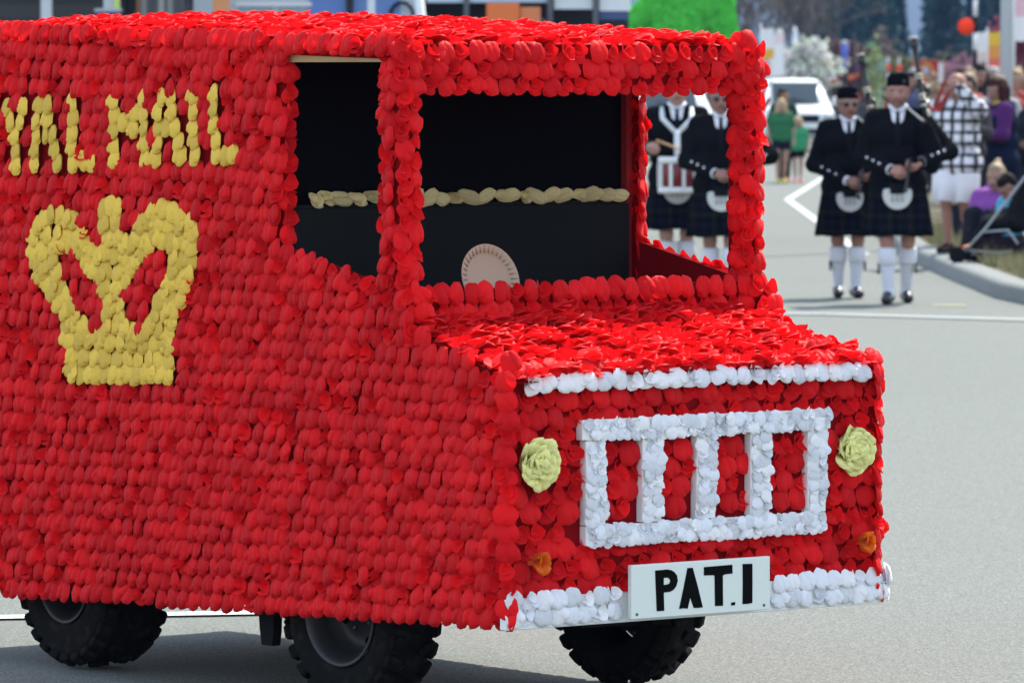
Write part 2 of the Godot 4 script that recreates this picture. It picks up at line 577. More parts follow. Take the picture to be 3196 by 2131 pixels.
	while row < 13:
		var h := 0.405 + row * 0.0525
		var u := 0.03 + (0.03 if row % 2 else 0.0)
		while u < WIDE - 0.01:
			var skip := h > 0.94 and u > 0.05 and u < 1.33
			skip = skip or (u > 0.24 and u < 1.19 and h > 0.545 and h < 0.600) or (u > 0.24 and u < 1.19 and h > 0.79 and h < 0.855)
			skip = skip or (u > 0.42 and u < 0.965 and h < 0.445)
			for hc in [[0.114, 0.758], [1.267, 0.745]]:
				skip = skip or Vector2(u - hc[0], h - hc[1]).length() < 0.062
			for bar in [0.315, 0.517, 0.714, 0.913, 1.125]:
				skip = skip or (absf(u - bar) < 0.036 and h > 0.55 and h < 0.86)
			if not skip:
				rosette("red", front, Vector3(u, h, -0.036), F, Vector3.UP, 0.064, 0.056, 1, 0.18, 0.054)
			u += 0.064 * rng.randf_range(0.94, 1.06)
		row += 1
	# corner columns
	for e in [0.012, WIDE - 0.030]:
		var h := 0.36
		while h < 0.99:
			var nx := -0.7 if e < 0.5 else 0.7
			rosette("red", front, Vector3(e, h, -0.018), Vector3(0.714, 0, -nx), Vector3.UP, 0.058, 0.054, 1 if e < 0.5 else 0, 0.3 if e < 0.5 else 0.12, 0.05)
			h += 0.052 if e < 0.5 else 0.043
	# ---- hood rosettes (loose petals lying forwards)
	var hv := 0.018
	while hv < 0.50:
		var u := 0.035 + rng.randf() * 0.03
		while u < WIDE - 0.035:
			var yaw := rng.randfn() * 0.55
			var r2 := Vector3(cos(yaw), 0, sin(yaw))
			var up2 := r2.cross(Vector3(0, -1, 0)).normalized()
			rosette("red", hood, Vector3(u, hood_at(u, hv) - 0.012, -hv), r2, up2 * -1.0 if up2.z > 0 else up2, 0.056, 0.052, 4 if rng.randf() < 0.75 else 2, 0.3, 0.046)
			u += 0.046 * rng.randf_range(0.9, 1.1)
		hv += 0.037
	# hood front edge: a row standing up over the white strip
	var eu := 0.02
	while eu < WIDE:
		rosette("red", hood, Vector3(eu, 1.006, -0.034), F, Vector3(0, 0.8, -0.6), 0.058, 0.050, 3, 0.3, 0.040)
		eu += 0.056
	# ---- roof rosettes
	var rv := 0.58
	while rv < 3.08:
		var u := 0.045 + rng.randf() * 0.03
		while u < WIDE - 0.03:
			var yaw := rng.randfn() * 0.5 + 0.5
			var r2 := Vector3(cos(yaw), 0, sin(yaw))
			var up2 := Vector3(sin(yaw), 0, -cos(yaw))
			rosette("red", roof, Vector3(u, roof_at(u, rv) + 0.008, -rv), r2, up2, 0.058, 0.056, 4 if rng.randf() < 0.65 else 2, 0.3, 0.042)
			u += 0.052 * rng.randf_range(0.9, 1.1)
		rv += 0.044
	# ---- fascia: three rows and the lit top row
	for i in 3:
		var u := 0.03 + 0.03 * (i % 2)
		while u < WIDE - 0.01:
			rosette("red", fascia, Vector3(u, 1.885 - i * 0.047, -0.545), F, Vector3.UP, 0.056, 0.050 if i else 0.058, 1, 0.16, 0.058)
			u += 0.054 * rng.randf_range(0.95, 1.05)
	# ---- sill: two rows
	for i in 2:
		var u := 0.06
		while u < WIDE - 0.04:
			rosette("red", sill, Vector3(u, 1.205 - i * 0.052, -0.523), F, Vector3.UP, 0.056, 0.056, 1 if i else 0, 0.14, 0.05)
			u += 0.053 * rng.randf_range(0.96, 1.04)
	# ---- pillars: columns on three faces
	for e in [[pillar_l, 0.0555, -1.0], [pillar_r, WIDE - 0.061, 1.0]]:
		var h := 1.22
		while h < 1.90:
			var jit := rng.randf() * 0.02
			rosette("red", e[0], Vector3(e[1] + 0.018, h, -0.530), Vector3(0.94, 0, -0.34), Vector3.UP, 0.050, 0.058, 1, 0.35, 0.05)
			rosette("red", e[0], Vector3(e[1] - 0.016, h + 0.026, -0.530), Vector3(0.94, 0, 0.34), Vector3.UP, 0.050, 0.058, 1, 0.35, 0.05)
			var ou: float = 0.036 if e[2] < 0 else WIDE - 0.036
			rosette("red", e[0], Vector3(ou, h + jit, -0.575), Vector3(0, 0, 1) * -e[2], Vector3.UP, 0.056, 0.058, 0 if rng.randf() < 0.5 else 1, 0.25, 0.05)
			rosette("red", e[0], Vector3(ou, h + 0.02, -0.600), Vector3(0, 0, 1) * -e[2], Vector3.UP, 0.05, 0.056, 1, 0.3, 0.045)
			var iu: float = 0.082 if e[2] < 0 else WIDE - 0.092
			rosette("red", e[0], Vector3(iu, h + jit, -0.556), Vector3(0.6, 0, -0.8) if e[2] < 0 else Vector3(0.6, 0, 0.8), Vector3.UP, 0.050, 0.058, 1 if rng.randf() < 0.5 else 0, 0.3, 0.046)
			h += 0.052
		for fh in [1.10, 1.15, 1.20]:
			for fx in 2:
				rosette("red", e[0], Vector3((0.022 + fx * 0.05) if e[2] < 0 else WIDE - 0.022 - fx * 0.05, fh, -0.462 - (fh - 1.1) * 0.4), F, Vector3.UP, 0.056, 0.052, 1, 0.3, 0.046)
	# rear pillar edge on the far side shows from inside the cab
	var ph := 1.24
	while ph < 1.88:
		rosette("red", far, Vector3(WIDE - 0.045, ph, -1.082), Vector3(0.8, 0, -0.6), Vector3.UP, 0.062, 0.08, 0, 0.3, 0.06)
		ph += 0.06
	# ---- white strip under the hood edge
	var strip := obj("white_strip", box_mesh(Vector3(0.085, 0.958, -0.034), Vector3(1.30, 0.988, -0.012)), white_paint, root)
	var su := 0.095
	while su < 1.30:
		var w := rng.randf_range(0.048, 0.062)
		rosette("white", strip, Vector3(su, 0.974, -0.012), F, Vector3.UP, w * 1.05, 0.046, 0 if rng.randf() < 0.6 else 1, 0.30, 0.046)
		su += w * 0.88
	# ---- grille: boards butted together, rosettes along them
	var grille := Node3D.new()
	grille.name = "grille"
	root.add_child(grille)
	var bars := [[0.267, 0.812, 1.178, 0.868], [0.280, 0.519, 1.160, 0.573]]
	for bx in [[0.280, 0.350], [0.483, 0.551], [0.680, 0.748], [0.878, 0.948], [1.092, 1.160]]:
		bars.append([bx[0], 0.575, bx[1], 0.810])
	for b in bars:
		var o := obj("grille_bar", soft_box(Vector3(b[0], b[1], -0.034), Vector3(b[2], b[3], -0.004), 0.002), white_paint, grille)
		var wide: bool = b[2] - b[0] > 0.3
		var q: float = (b[0] if wide else b[1]) + 0.022
		while q < (b[2] if wide else b[3]) - 0.004:
			if wide:
				for y in 2:
					rosette("white", grille, Vector3(q, b[1] + 0.016 + y * 0.023, -0.005), F, Vector3.UP, 0.042, 0.036, 1 if rng.randf() < 0.6 else 0, 0.6, 0.026)
			else:
				for side2 in [-0.014, 0.017]:
					rosette("white", grille, Vector3((b[0] + b[2]) / 2 + side2 + rng.randfn() * 0.003, q + side2 * 0.6, -0.005), F, Vector3.UP, 0.042, 0.036, 1 if rng.randf() < 0.7 else 0, 0.7, 0.022)
			q += 0.027 if wide else 0.024
	# ---- bumper
	var bumper := obj("bumper", soft_box(Vector3(0.0, 0.300, -0.034), Vector3(WIDE, 0.385, -0.004), 0.002), white_paint, root)
	for i in 2:
		var u := 0.022
		while u < WIDE:
			if u < 0.425 or u > 0.93:
				rosette("white", bumper, Vector3(u, 0.378 - i * 0.043, -0.005), F, Vector3.UP, 0.054, 0.047, 0 if rng.randf() < 0.7 else 1, 0.2, 0.036)
			u += 0.050 * rng.randf_range(0.93, 1.07)
	for i in 2:
		rosette("white", bumper, Vector3(WIDE - 0.002, 0.378 - i * 0.043, -0.012), Vector3(0.6, 0, -0.8), Vector3.UP, 0.06, 0.062, 0, 0.2, 0.05)
	# ---- headlights and indicators
	for hc in [[0.114, 0.758], [1.267, 0.745]]:
		var lamp := obj("headlight", lathe_mesh([[0.0, 0.012], [0.040, 0.012], [0.046, 0.0], [0.0, 0.0]], 20), mat(Color(0.7, 0.64, 0.2), 0.7), root, Transform3D(Basis(Vector3.RIGHT, PI / 2), Vector3(hc[0], hc[1], -0.034)))
		for ring in [[15, 0.070, 0.050], [12, 0.052, 0.050], [8, 0.032, 0.048], [5, 0.014, 0.042]]:
			for j in ring[0]:
				var an: float = TAU * j / ring[0] + ring[1] * 30.0
				var out := Vector3(cos(an), sin(an), 0)
				var b := Basis(Vector3(-sin(an), cos(an), 0) * ring[2] * 0.95, -out * ring[2], Vector3(0, 0, 0.046))
				b = b * Basis(Vector3.RIGHT, -0.75 + rng.randfn() * 0.2) * Basis(Vector3.UP, rng.randfn() * 0.25)
				var xf := Transform3D(b, Vector3(hc[0], hc[1], -0.022) + out * (ring[1] - 0.012) + Vector3(0, 0, 0.030 - ring[1] * 0.35))
				rosettes["pale"].append([lamp.transform.affine_inverse() * xf, lamp, (rng.randi() % 4) * 3 + rng.randi() % 3])
	for hc in [[0.102, 0.485], [1.296, 0.483]]:
		var ind := obj("indicator", lathe_mesh([[0.0, 0.010], [0.012, 0.008], [0.014, 0.0]], 12), mat(Color(0.7, 0.12, 0.01), 0.7), root, Transform3D(Basis(Vector3.RIGHT, PI / 2), Vector3(hc[0], hc[1], -0.030)))
		for j in 5:
			var an := TAU * j / 5 + 0.4
			var out := Vector3(cos(an) * 0.7, sin(an) * 1.2, 0)
			var b := Basis(Vector3(-sin(an), cos(an), 0) * 0.042, -out * 0.036, Vector3(0, 0, 0.045)) * Basis(Vector3.RIGHT, -0.9 + rng.randfn() * 0.3)
			rosettes["orange"].append([ind.transform.affine_inverse() * Transform3D(b, Vector3(hc[0], hc[1], 0.012) + out * 0.022), ind, (rng.randi() % 4) * 3 + 1])
	# ---- number plate with hand painted characters
	var plate := obj("number_plate", soft_box(Vector3(0.401, 0.3115, 0.030), Vector3(0.908, 0.4625, 0.046), 0.002), mat(Color(0.70, 0.75, 0.69), 0.45), root)
	plate.set_meta("label", "white number plate with black hand-painted characters")
	obj("plate_bracket", box_mesh(Vector3(0.43, 0.32, -0.003), Vector3(0.88, 0.45, 0.029)), white_paint, plate)
	var ink := mat(Color(0.006, 0.006, 0.006), 0.8)
	ink.metallic_specular = 0.1
	var glyphs := {
		"letter_p": [[0.486, 0.444, 0.517, 0.4445, 0.517, 0.381, 0.519, 0.330, 0.492, 0.330], [0.5171, 0.4447, 0.531, 0.445, 0.545, 0.442, 0.556, 0.436, 0.565, 0.426, 0.568, 0.411, 0.562, 0.396, 0.553, 0.387, 0.540, 0.382, 0.5171, 0.381, 0.5171, 0.402, 0.531, 0.403, 0.538, 0.4055, 0.541, 0.413, 0.537, 0.419, 0.531, 0.422, 0.5171, 0.422]],
		"letter_a": [[0.603, 0.445, 0.622, 0.445, 0.641, 0.390, 0.659, 0.332, 0.642, 0.331, 0.626, 0.332, 0.613, 0.362, 0.604, 0.331, 0.588, 0.333, 0.573, 0.332, 0.589, 0.390]],
		"letter_t": [[0.663, 0.4445, 0.767, 0.446, 0.768, 0.421, 0.740, 0.420, 0.732, 0.417, 0.733, 0.332, 0.704, 0.333, 0.702, 0.418, 0.698, 0.420, 0.663, 0.421]],
		"full_stop": [[0.764, 0.3395, 0.778, 0.340, 0.777, 0.331, 0.763, 0.331]],
		"digit_one": [[0.805, 0.446, 0.841, 0.445, 0.8415, 0.390, 0.841, 0.334, 0.823, 0.332, 0.805, 0.333, 0.806, 0.390]]}
	for g in glyphs:
		var st := new_st(false)
		for poly in glyphs[g]:
			prism(st, poly2(poly), Vector3(0, 0, 0.0463), F, Vector3.UP, Vector3(0, 0, 0.0012))
		obj(g, done(st), ink, plate)
	for s in [[0.421, 0.325], [0.885, 0.325]]:
		obj("screw", lathe_mesh([[0.0, 0.002], [0.0035, 0.002], [0.0045, 0.0], [0.0, -0.001]], 10), mat(Color(0.10, 0.12, 0.13), 0.4, 0.8), plate, Transform3D(Basis(Vector3.RIGHT, PI / 2), Vector3(s[0], s[1], 0.0465)))
	# ---- chassis underneath
	var iron := mat(Color(0.012, 0.012, 0.013), 0.6)
	obj("chassis", box_mesh(Vector3(0.35, 0.34, -2.9), Vector3(1.05, 0.50, -0.25)), iron, root)
	obj("chassis_rail", box_mesh(Vector3(0.10, 0.30, -0.62), Vector3(0.62, 0.335, -0.08)), iron, root)
	obj("bracket_plate", box_mesh(Vector3(0.34, 0.28, -0.52), Vector3(0.50, 0.30, -0.10)), iron, root)
	for z in [-0.93, -2.35]:
		obj("axle", tube_mesh([Vector3(0.2, 0.28, z), Vector3(1.2, 0.28, z)], [0.03], 8), iron, root)
	obj("foot_peg", board(root, "foot_peg", poly2([-0.040, 0.26, 0.040, 0.26, 0.036, 0.19, 0.028, 0.150, -0.024, 0.150, -0.034, 0.20]), Vector3(0.14, 0, -1.33), Vector3(0, 0, 1), Vector3(0.03, 0, 0), iron).mesh, iron, root, Transform3D(Basis(), Vector3(1.02, 0, 0)))
	# ---- wheels
	var rear := make_wheel(0.272, 0.24, 0.130, 26)
	var fore := make_wheel(0.266, 0.185, 0.142, 24)
	for e in [[rear, 0.22, 2.35, 0.0], [rear, 1.165, 2.35, PI], [fore, 0.19, 0.926, 0.0], [fore, 1.178, 0.926, PI]]:
		var w: Node3D = e[0] if e[0].get_parent() == null else e[0].duplicate()
		w.name = "wheel"
		w.position = Vector3(e[1], 0.275 if e[0] == rear else 0.268, -e[2])
		w.rotation.y = e[3] + (0.10 if e[0] == fore else 0.0)
		root.add_child(w, true)
	return root

func hood_at(u: float, v: float) -> float:
	return 0.995 + 0.26 * v + 0.018 * sin(PI * u / WIDE)

# wheel about the x axis, outer face towards -x
func make_wheel(r: float, w: float, rim_r: float, lugs: int) -> Node3D:
	var o := Node3D.new()
	var turn := Transform3D(Basis(Vector3.BACK, PI / 2), Vector3.ZERO)   # lathe's y -> -x
	var rubber := mat(Color(0.0071, 0.007, 0.007), 0.9)
	if rubber.albedo_texture == null:
		var fn := FastNoiseLite.new()
		fn.seed = 11
		fn.frequency = 0.018
		fn.fractal_octaves = 5
		var ramp := Gradient.new()
		ramp.colors = PackedColorArray([Color(0.075, 0.075, 0.075), Color(0.085, 0.083, 0.080), Color(0.21, 0.195, 0.175)])
		ramp.offsets = PackedFloat32Array([0.0, 0.55, 1.0])
		var nt := NoiseTexture2D.new()
		nt.width = 256
		nt.height = 256
		nt.seamless = true
		nt.noise = fn
		nt.color_ramp = ramp
		rubber.albedo_color = Color.WHITE
		rubber.albedo_texture = nt
		rubber.uv1_triplanar = true
		rubber.uv1_scale = Vector3.ONE / 0.35
		rubber.metallic_specular = 0.25
	var steel := mat(Color(0.028, 0.029, 0.031), 0.5, 0.2)
	var st := new_st()
	var hw := w / 2
	lathe(st, [[rim_r, -hw + 0.03], [rim_r + 0.004, hw - 0.012], [rim_r + 0.018, hw - 0.004], [rim_r + 0.05, hw], [r - 0.055, hw - 0.004], [r - 0.048, hw - 0.006], [r - 0.026, hw - 0.03], [r - 0.016, hw - 0.06], [r - 0.013, 0.0], [r - 0.016, -hw + 0.06], [r - 0.026, -hw + 0.03], [r - 0.055, -hw + 0.004], [rim_r + 0.02, -hw], [rim_r, -hw + 0.03]], 56, turn)
	obj("tyre", done(st), rubber, o)
	var rs := new_st()
	lathe(rs, [[rim_r - 0.004, hw - 0.016], [rim_r + 0.006, hw - 0.006], [rim_r + 0.004, hw - 0.002], [rim_r - 0.006, hw - 0.006], [rim_r - 0.014, hw - 0.022], [rim_r - 0.030, hw - 0.050], [rim_r - 0.036, hw - 0.095], [0.062, hw - 0.100], [0.052, hw - 0.090], [0.030, hw - 0.088], [0.026, hw - 0.070], [0.0, hw - 0.070]], 40, turn)
	var rim := obj("rim", done(rs), steel, o)
	for j in 4:
		var an := TAU * j / 4 + 0.5
		obj("wheel_nut", ball_mesh(Vector3(-hw + 0.088, cos(an) * 0.045, sin(an) * 0.045), Vector3(0.010, 0.008, 0.008), 8), mat(Color(0.10, 0.10, 0.10), 0.4, 0.6), rim)
		obj("vent_hole", ball_mesh(Vector3(-hw + 0.098, cos(an + 0.8) * 0.080, sin(an + 0.8) * 0.080), Vector3(0.004, 0.013, 0.013), 10), mat(Color(0.003, 0.003, 0.003), 1.0), rim)
	var shoulder := soft_box(Vector3(-0.026, -0.026, -0.021), Vector3(0.022, 0.008, 0.021), 0.006)
	var middle := soft_box(Vector3(-0.030, -0.018, -0.014), Vector3(0.030, 0.014, 0.014), 0.004)
	for j in lugs:
		var an := TAU * j / lugs
		for e in [[-1.0, 0.0], [1.0, 0.5]]:
			var b := Basis(Vector3.RIGHT, an + e[1] * TAU / lugs)
			var x: float = e[0] * (hw - 0.022)
			obj("tread_lug", shoulder, rubber, o, Transform3D(b * Basis(Vector3.BACK, -e[0] * 0.55), b * Vector3(x, r - 0.020, 0)))
		var b2 := Basis(Vector3.RIGHT, an + 0.25 * TAU / lugs)
		obj("tread_lug", middle, rubber, o, Transform3D(b2 * Basis(Vector3.UP, 0.5 if j % 2 else -0.5), b2 * Vector3(0.028 if j % 2 else -0.028, r - 0.013, 0)))
	return o

# ---------------------------------------------------------------- bodies: smooth unions of tapered capsules, meshed as surface nets
# bone: [a, b, ra, rb] or [a, b, ra, rb, stretch of space]
func blob(bones: Array, cell: float, k: float) -> Dictionary:
	var lo := Vector3(1e9, 1e9, 1e9)
	var hi := -lo
	for b in bones:
		var r: float = maxf(b[2], b[3]) + k * 0.3 + cell * 2.0
		for e in 2:
			lo = lo.min(b[e] - Vector3(r, r, r))
			hi = hi.max(b[e] + Vector3(r, r, r))
	var nx := int((hi.x - lo.x) / cell) + 2
	var ny := int((hi.y - lo.y) / cell) + 2
	var nz := int((hi.z - lo.z) / cell) + 2
	var f := PackedFloat32Array()
	f.resize(nx * ny * nz)
	f.fill(1.0)
	for b in bones:
		var a: Vector3 = b[0]
		var ab: Vector3 = b[1] - a
		var l2 := maxf(ab.length_squared(), 1e-9)
		var ra: float = b[2]
		var rd: float = b[3] - ra
		var flat: Vector3 = b[4] if b.size() > 4 else Vector3.ONE
		var m := maxf(ra, ra + rd) + k + cell * 1.5
		var p0 := ((a.min(b[1]) - Vector3(m, m, m) - lo) / cell).floor()
		var p1 := ((a.max(b[1]) + Vector3(m, m, m) - lo) / cell).ceil()
		var x0 := maxi(int(p0.x), 0)
		var x1 := mini(int(p1.x), nx - 1)
		for z in range(maxi(int(p0.z), 0), mini(int(p1.z), nz - 1) + 1):
			for y in range(maxi(int(p0.y), 0), mini(int(p1.y), ny - 1) + 1):
				var i := (z * ny + y) * nx + x0
				for x in range(x0, x1 + 1):
					var p := lo + Vector3(x, y, z) * cell - a
					var t := clampf(p.dot(ab) / l2, 0.0, 1.0)
					var d := ((p - ab * t) * flat).length() - ra - rd * t
					var cur := f[i]
					var h := k - absf(cur - d)
					if h > 0.0:
						f[i] = minf(cur, d) - h * h / k * 0.25
					elif d < cur:
						f[i] = d
					i += 1
	var idx := PackedInt32Array()
	idx.resize(nx * ny * nz)
	idx.fill(-1)
	var V := PackedVector3Array()
	var N := PackedVector3Array()
	var I := PackedInt32Array()
	var sx := 1
	var sy := nx
	var sz := nx * ny
	for z in nz - 1:
		for y in ny - 1:
			var i := z * sz + y * sy
			for x in nx - 1:
				var a0 := f[i]
				var a1 := f[i + 1]
				var a2 := f[i + sy]
				var a3 := f[i + sy + 1]
				var a4 := f[i + sz]
				var a5 := f[i + sz + 1]
				var a6 := f[i + sz + sy]
				var a7 := f[i + sz + sy + 1]
				var n := int(a0 < 0) + int(a1 < 0) + int(a2 < 0) + int(a3 < 0) + int(a4 < 0) + int(a5 < 0) + int(a6 < 0) + int(a7 < 0)
				if n > 0 and n < 8:
					var s := Vector3.ZERO
					var c := 0
					if (a0 < 0) != (a1 < 0):
						s += Vector3(a0 / (a0 - a1), 0, 0); c += 1
					if (a2 < 0) != (a3 < 0):
						s += Vector3(a2 / (a2 - a3), 1, 0); c += 1
					if (a4 < 0) != (a5 < 0):
						s += Vector3(a4 / (a4 - a5), 0, 1); c += 1
					if (a6 < 0) != (a7 < 0):
						s += Vector3(a6 / (a6 - a7), 1, 1); c += 1
					if (a0 < 0) != (a2 < 0):
						s += Vector3(0, a0 / (a0 - a2), 0); c += 1
					if (a1 < 0) != (a3 < 0):
						s += Vector3(1, a1 / (a1 - a3), 0); c += 1
					if (a4 < 0) != (a6 < 0):
						s += Vector3(0, a4 / (a4 - a6), 1); c += 1
					if (a5 < 0) != (a7 < 0):
						s += Vector3(1, a5 / (a5 - a7), 1); c += 1
					if (a0 < 0) != (a4 < 0):
						s += Vector3(0, 0, a0 / (a0 - a4)); c += 1
					if (a1 < 0) != (a5 < 0):
						s += Vector3(1, 0, a1 / (a1 - a5)); c += 1
					if (a2 < 0) != (a6 < 0):
						s += Vector3(0, 1, a2 / (a2 - a6)); c += 1
					if (a3 < 0) != (a7 < 0):
						s += Vector3(1, 1, a3 / (a3 - a7)); c += 1
					idx[i] = V.size()
					V.append(lo + (Vector3(x, y, z) + s / c) * cell)
					N.append(Vector3(a1 + a3 + a5 + a7 - a0 - a2 - a4 - a6, a2 + a3 + a6 + a7 - a0 - a1 - a4 - a5, a4 + a5 + a6 + a7 - a0 - a1 - a2 - a3).normalized())
					if y > 0 and z > 0 and (a0 < 0) != (a1 < 0):
						_face(I, idx[i], idx[i - sy], idx[i - sy - sz], idx[i - sz], a0 < 0)
					if x > 0 and z > 0 and (a0 < 0) != (a2 < 0):
						_face(I, idx[i], idx[i - sz], idx[i - sz - sx], idx[i - sx], a0 < 0)
					if x > 0 and y > 0 and (a0 < 0) != (a4 < 0):
						_face(I, idx[i], idx[i - sx], idx[i - sx - sy], idx[i - sy], a0 < 0)
				i += 1
	return {"v": V, "n": N, "i": I}

func _face(I: PackedInt32Array, a: int, b: int, c: int, d: int, flip: bool) -> void:
	if a < 0 or b < 0 or c < 0 or d < 0:
		return
	if flip:
		for q in [a, c, b, a, d, c]:
			I.append(q)
	else:
		for q in [a, b, c, a, c, d]:
			I.append(q)

# collects several blobs, each with a transform and one colour or a painter, into one mesh
class Flesh:
	var v := PackedVector3Array()
	var n := PackedVector3Array()
	var c := PackedColorArray()
	var i := PackedInt32Array()
	func add(g: Dictionary, xf: Transform3D, paint: Variant) -> void:
		var at := v.size()
		var src: PackedVector3Array = g.v
		v.append_array(xf * src)
		var nb := Transform3D(xf.basis, Vector3.ZERO)
		n.append_array(nb * (g.n as PackedVector3Array))
		if paint is Color:
			var fill := PackedColorArray()
			fill.resize(src.size())
			fill.fill(paint)
			c.append_array(fill)
		else:
			for p in src:
				c.append(paint.call(p))
		var flip := xf.basis.determinant() < 0
		var src_i: PackedInt32Array = g.i
		for q in range(0, src_i.size(), 3):
			i.append(src_i[q] + at)
			i.append(src_i[q + (2 if flip else 1)] + at)
			i.append(src_i[q + (1 if flip else 2)] + at)
	func mesh() -> ArrayMesh:
		for q in n.size():
			n[q] = n[q].normalized()
		var a := []
		a.resize(Mesh.ARRAY_MAX)
		a[Mesh.ARRAY_VERTEX] = v
		a[Mesh.ARRAY_NORMAL] = n
		a[Mesh.ARRAY_COLOR] = c
		a[Mesh.ARRAY_INDEX] = i
		var m := ArrayMesh.new()
		m.add_surface_from_arrays(Mesh.PRIMITIVE_TRIANGLES, a)
		return m

var cache := {}

func head_shape() -> Dictionary:
	if not cache.has("head"):
		var b := [
			[Vector3(0, 0.035, -0.035), Vector3(0, 0.035, 0.012), 0.084, 0.078],
			[Vector3(0, 0.01, 0.035), Vector3(0, -0.065, 0.044), 0.060, 0.044],
			[Vector3(-0.045, -0.045, 0.0), Vector3(0, -0.098, 0.058), 0.030, 0.022],
			[Vector3(0.045, -0.045, 0.0), Vector3(0, -0.098, 0.058), 0.030, 0.022],
			[Vector3(0, 0.008, 0.088), Vector3(0, -0.034, 0.110), 0.009, 0.014],
			[Vector3(-0.013, -0.036, 0.098), Vector3(0.013, -0.036, 0.098), 0.010, 0.010],
			[Vector3(-0.04, 0.024, 0.076), Vector3(0.04, 0.024, 0.076), 0.014, 0.014],
			[Vector3(-0.079, 0.008, -0.012), Vector3(-0.079, -0.030, -0.004), 0.018, 0.011, Vector3(1.5, 1, 1)],
			[Vector3(0.079, 0.008, -0.012), Vector3(0.079, -0.030, -0.004), 0.018, 0.011, Vector3(1.5, 1, 1)],
			[Vector3(-0.02, -0.064, 0.086), Vector3(0.02, -0.064, 0.086), 0.009, 0.009],
			[Vector3(-0.045, -0.022, 0.062), Vector3(-0.03, -0.05, 0.066), 0.022, 0.02],
			[Vector3(0.045, -0.022, 0.062), Vector3(0.03, -0.05, 0.066), 0.022, 0.02],
			[Vector3(0, -0.07, -0.018), Vector3(0, -0.19, -0.035), 0.054, 0.058]]
		cache.head = blob(b, 0.0075, 0.018)
	return cache.head

func hand_shape(curl: float) -> Dictionary:
	var key := "hand%s" % curl
	if not cache.has(key):
		var b := []
		for f in 4:
			var x := 0.030 - 0.020 * f
			b.append([Vector3(x * 0.55, -0.005, 0), Vector3(x, -0.082 + 0.006 * absf(f - 1.2), 0), 0.016, 0.012])
			var p := Vector3(x, -0.082 + 0.006 * absf(f - 1.2), 0)
			var an := 0.0
			for s in 3:
				an += curl * [0.75, 1.0, 0.8][s]
				var q: Vector3 = p + Vector3(0.002 * (1.5 - f), -cos(an), sin(an)) * ([0.043, 0.027, 0.021][s] * [0.92, 1.0, 0.95, 0.78][f])
				b.append([p, q, [0.0098, 0.0090, 0.0082][s], [0.0092, 0.0084, 0.0072][s]])
				p = q
		b.append([Vector3(0.014, -0.015, 0.0), Vector3(0.044, -0.048, 0.014), 0.016, 0.0125])
		b.append([Vector3(0.044, -0.048, 0.014), Vector3(0.050, -0.078, 0.030), 0.0115, 0.0100])
		b.append([Vector3(0.050, -0.078, 0.030), Vector3(0.040, -0.098, 0.046), 0.0100, 0.0085])
		cache[key] = blob(b, 0.006, 0.006)
	return cache[key]

func vc_mat(rough := 0.6) -> StandardMaterial3D:
	var key := "vc%s" % rough
	if not mats.has(key):
		var m := StandardMaterial3D.new()
		m.vertex_color_use_as_albedo = true
		m.roughness = rough
		mats[key] = m
	return mats[key]

func face_paint(skin: Color, hair: Color, beard: float) -> Callable:
	return func(p: Vector3) -> Color:
		var ax := absf(p.x)
		if p.z > 0.055:
			var e := Vector2(ax - 0.032, p.y - 0.002)
			if e.length() < 0.0075:
				return Color(0.03, 0.02, 0.015)
			if Vector2(e.x * 0.7, e.y * 1.4).length() < 0.010:
				return Color(0.62, 0.58, 0.54)
			if absf(p.y - 0.024 - 0.08 * (0.03 - ax)) < 0.006 and ax > 0.012 and ax < 0.052:
				return hair.lerp(skin, 0.25)
			if absf(p.y + 0.064) < 0.0075 and ax < 0.024:
				return Color(skin.r * 0.75, skin.g * 0.45, skin.b * 0.45)
		if beard > 0.0 and p.y < -0.035 and p.y > -0.125 and p.z > -0.01 and not (ax < 0.018 and p.y > -0.052):
			return skin.lerp(hair, beard)
		if p.z > 0.06 and p.y < -0.01 and p.y > -0.05 and ax > 0.03:
			return Color(skin.r, skin.g * 0.80, skin.b * 0.80)
		return skin

func aim(at: Vector3, along: Vector3, palm: Vector3, mirror: bool) -> Transform3D:
	var y := -along.normalized()
	var z := (palm - y * palm.dot(y)).normalized()
	var x := y.cross(z)
	return Transform3D(Basis(-x if mirror else x, y, z), at)

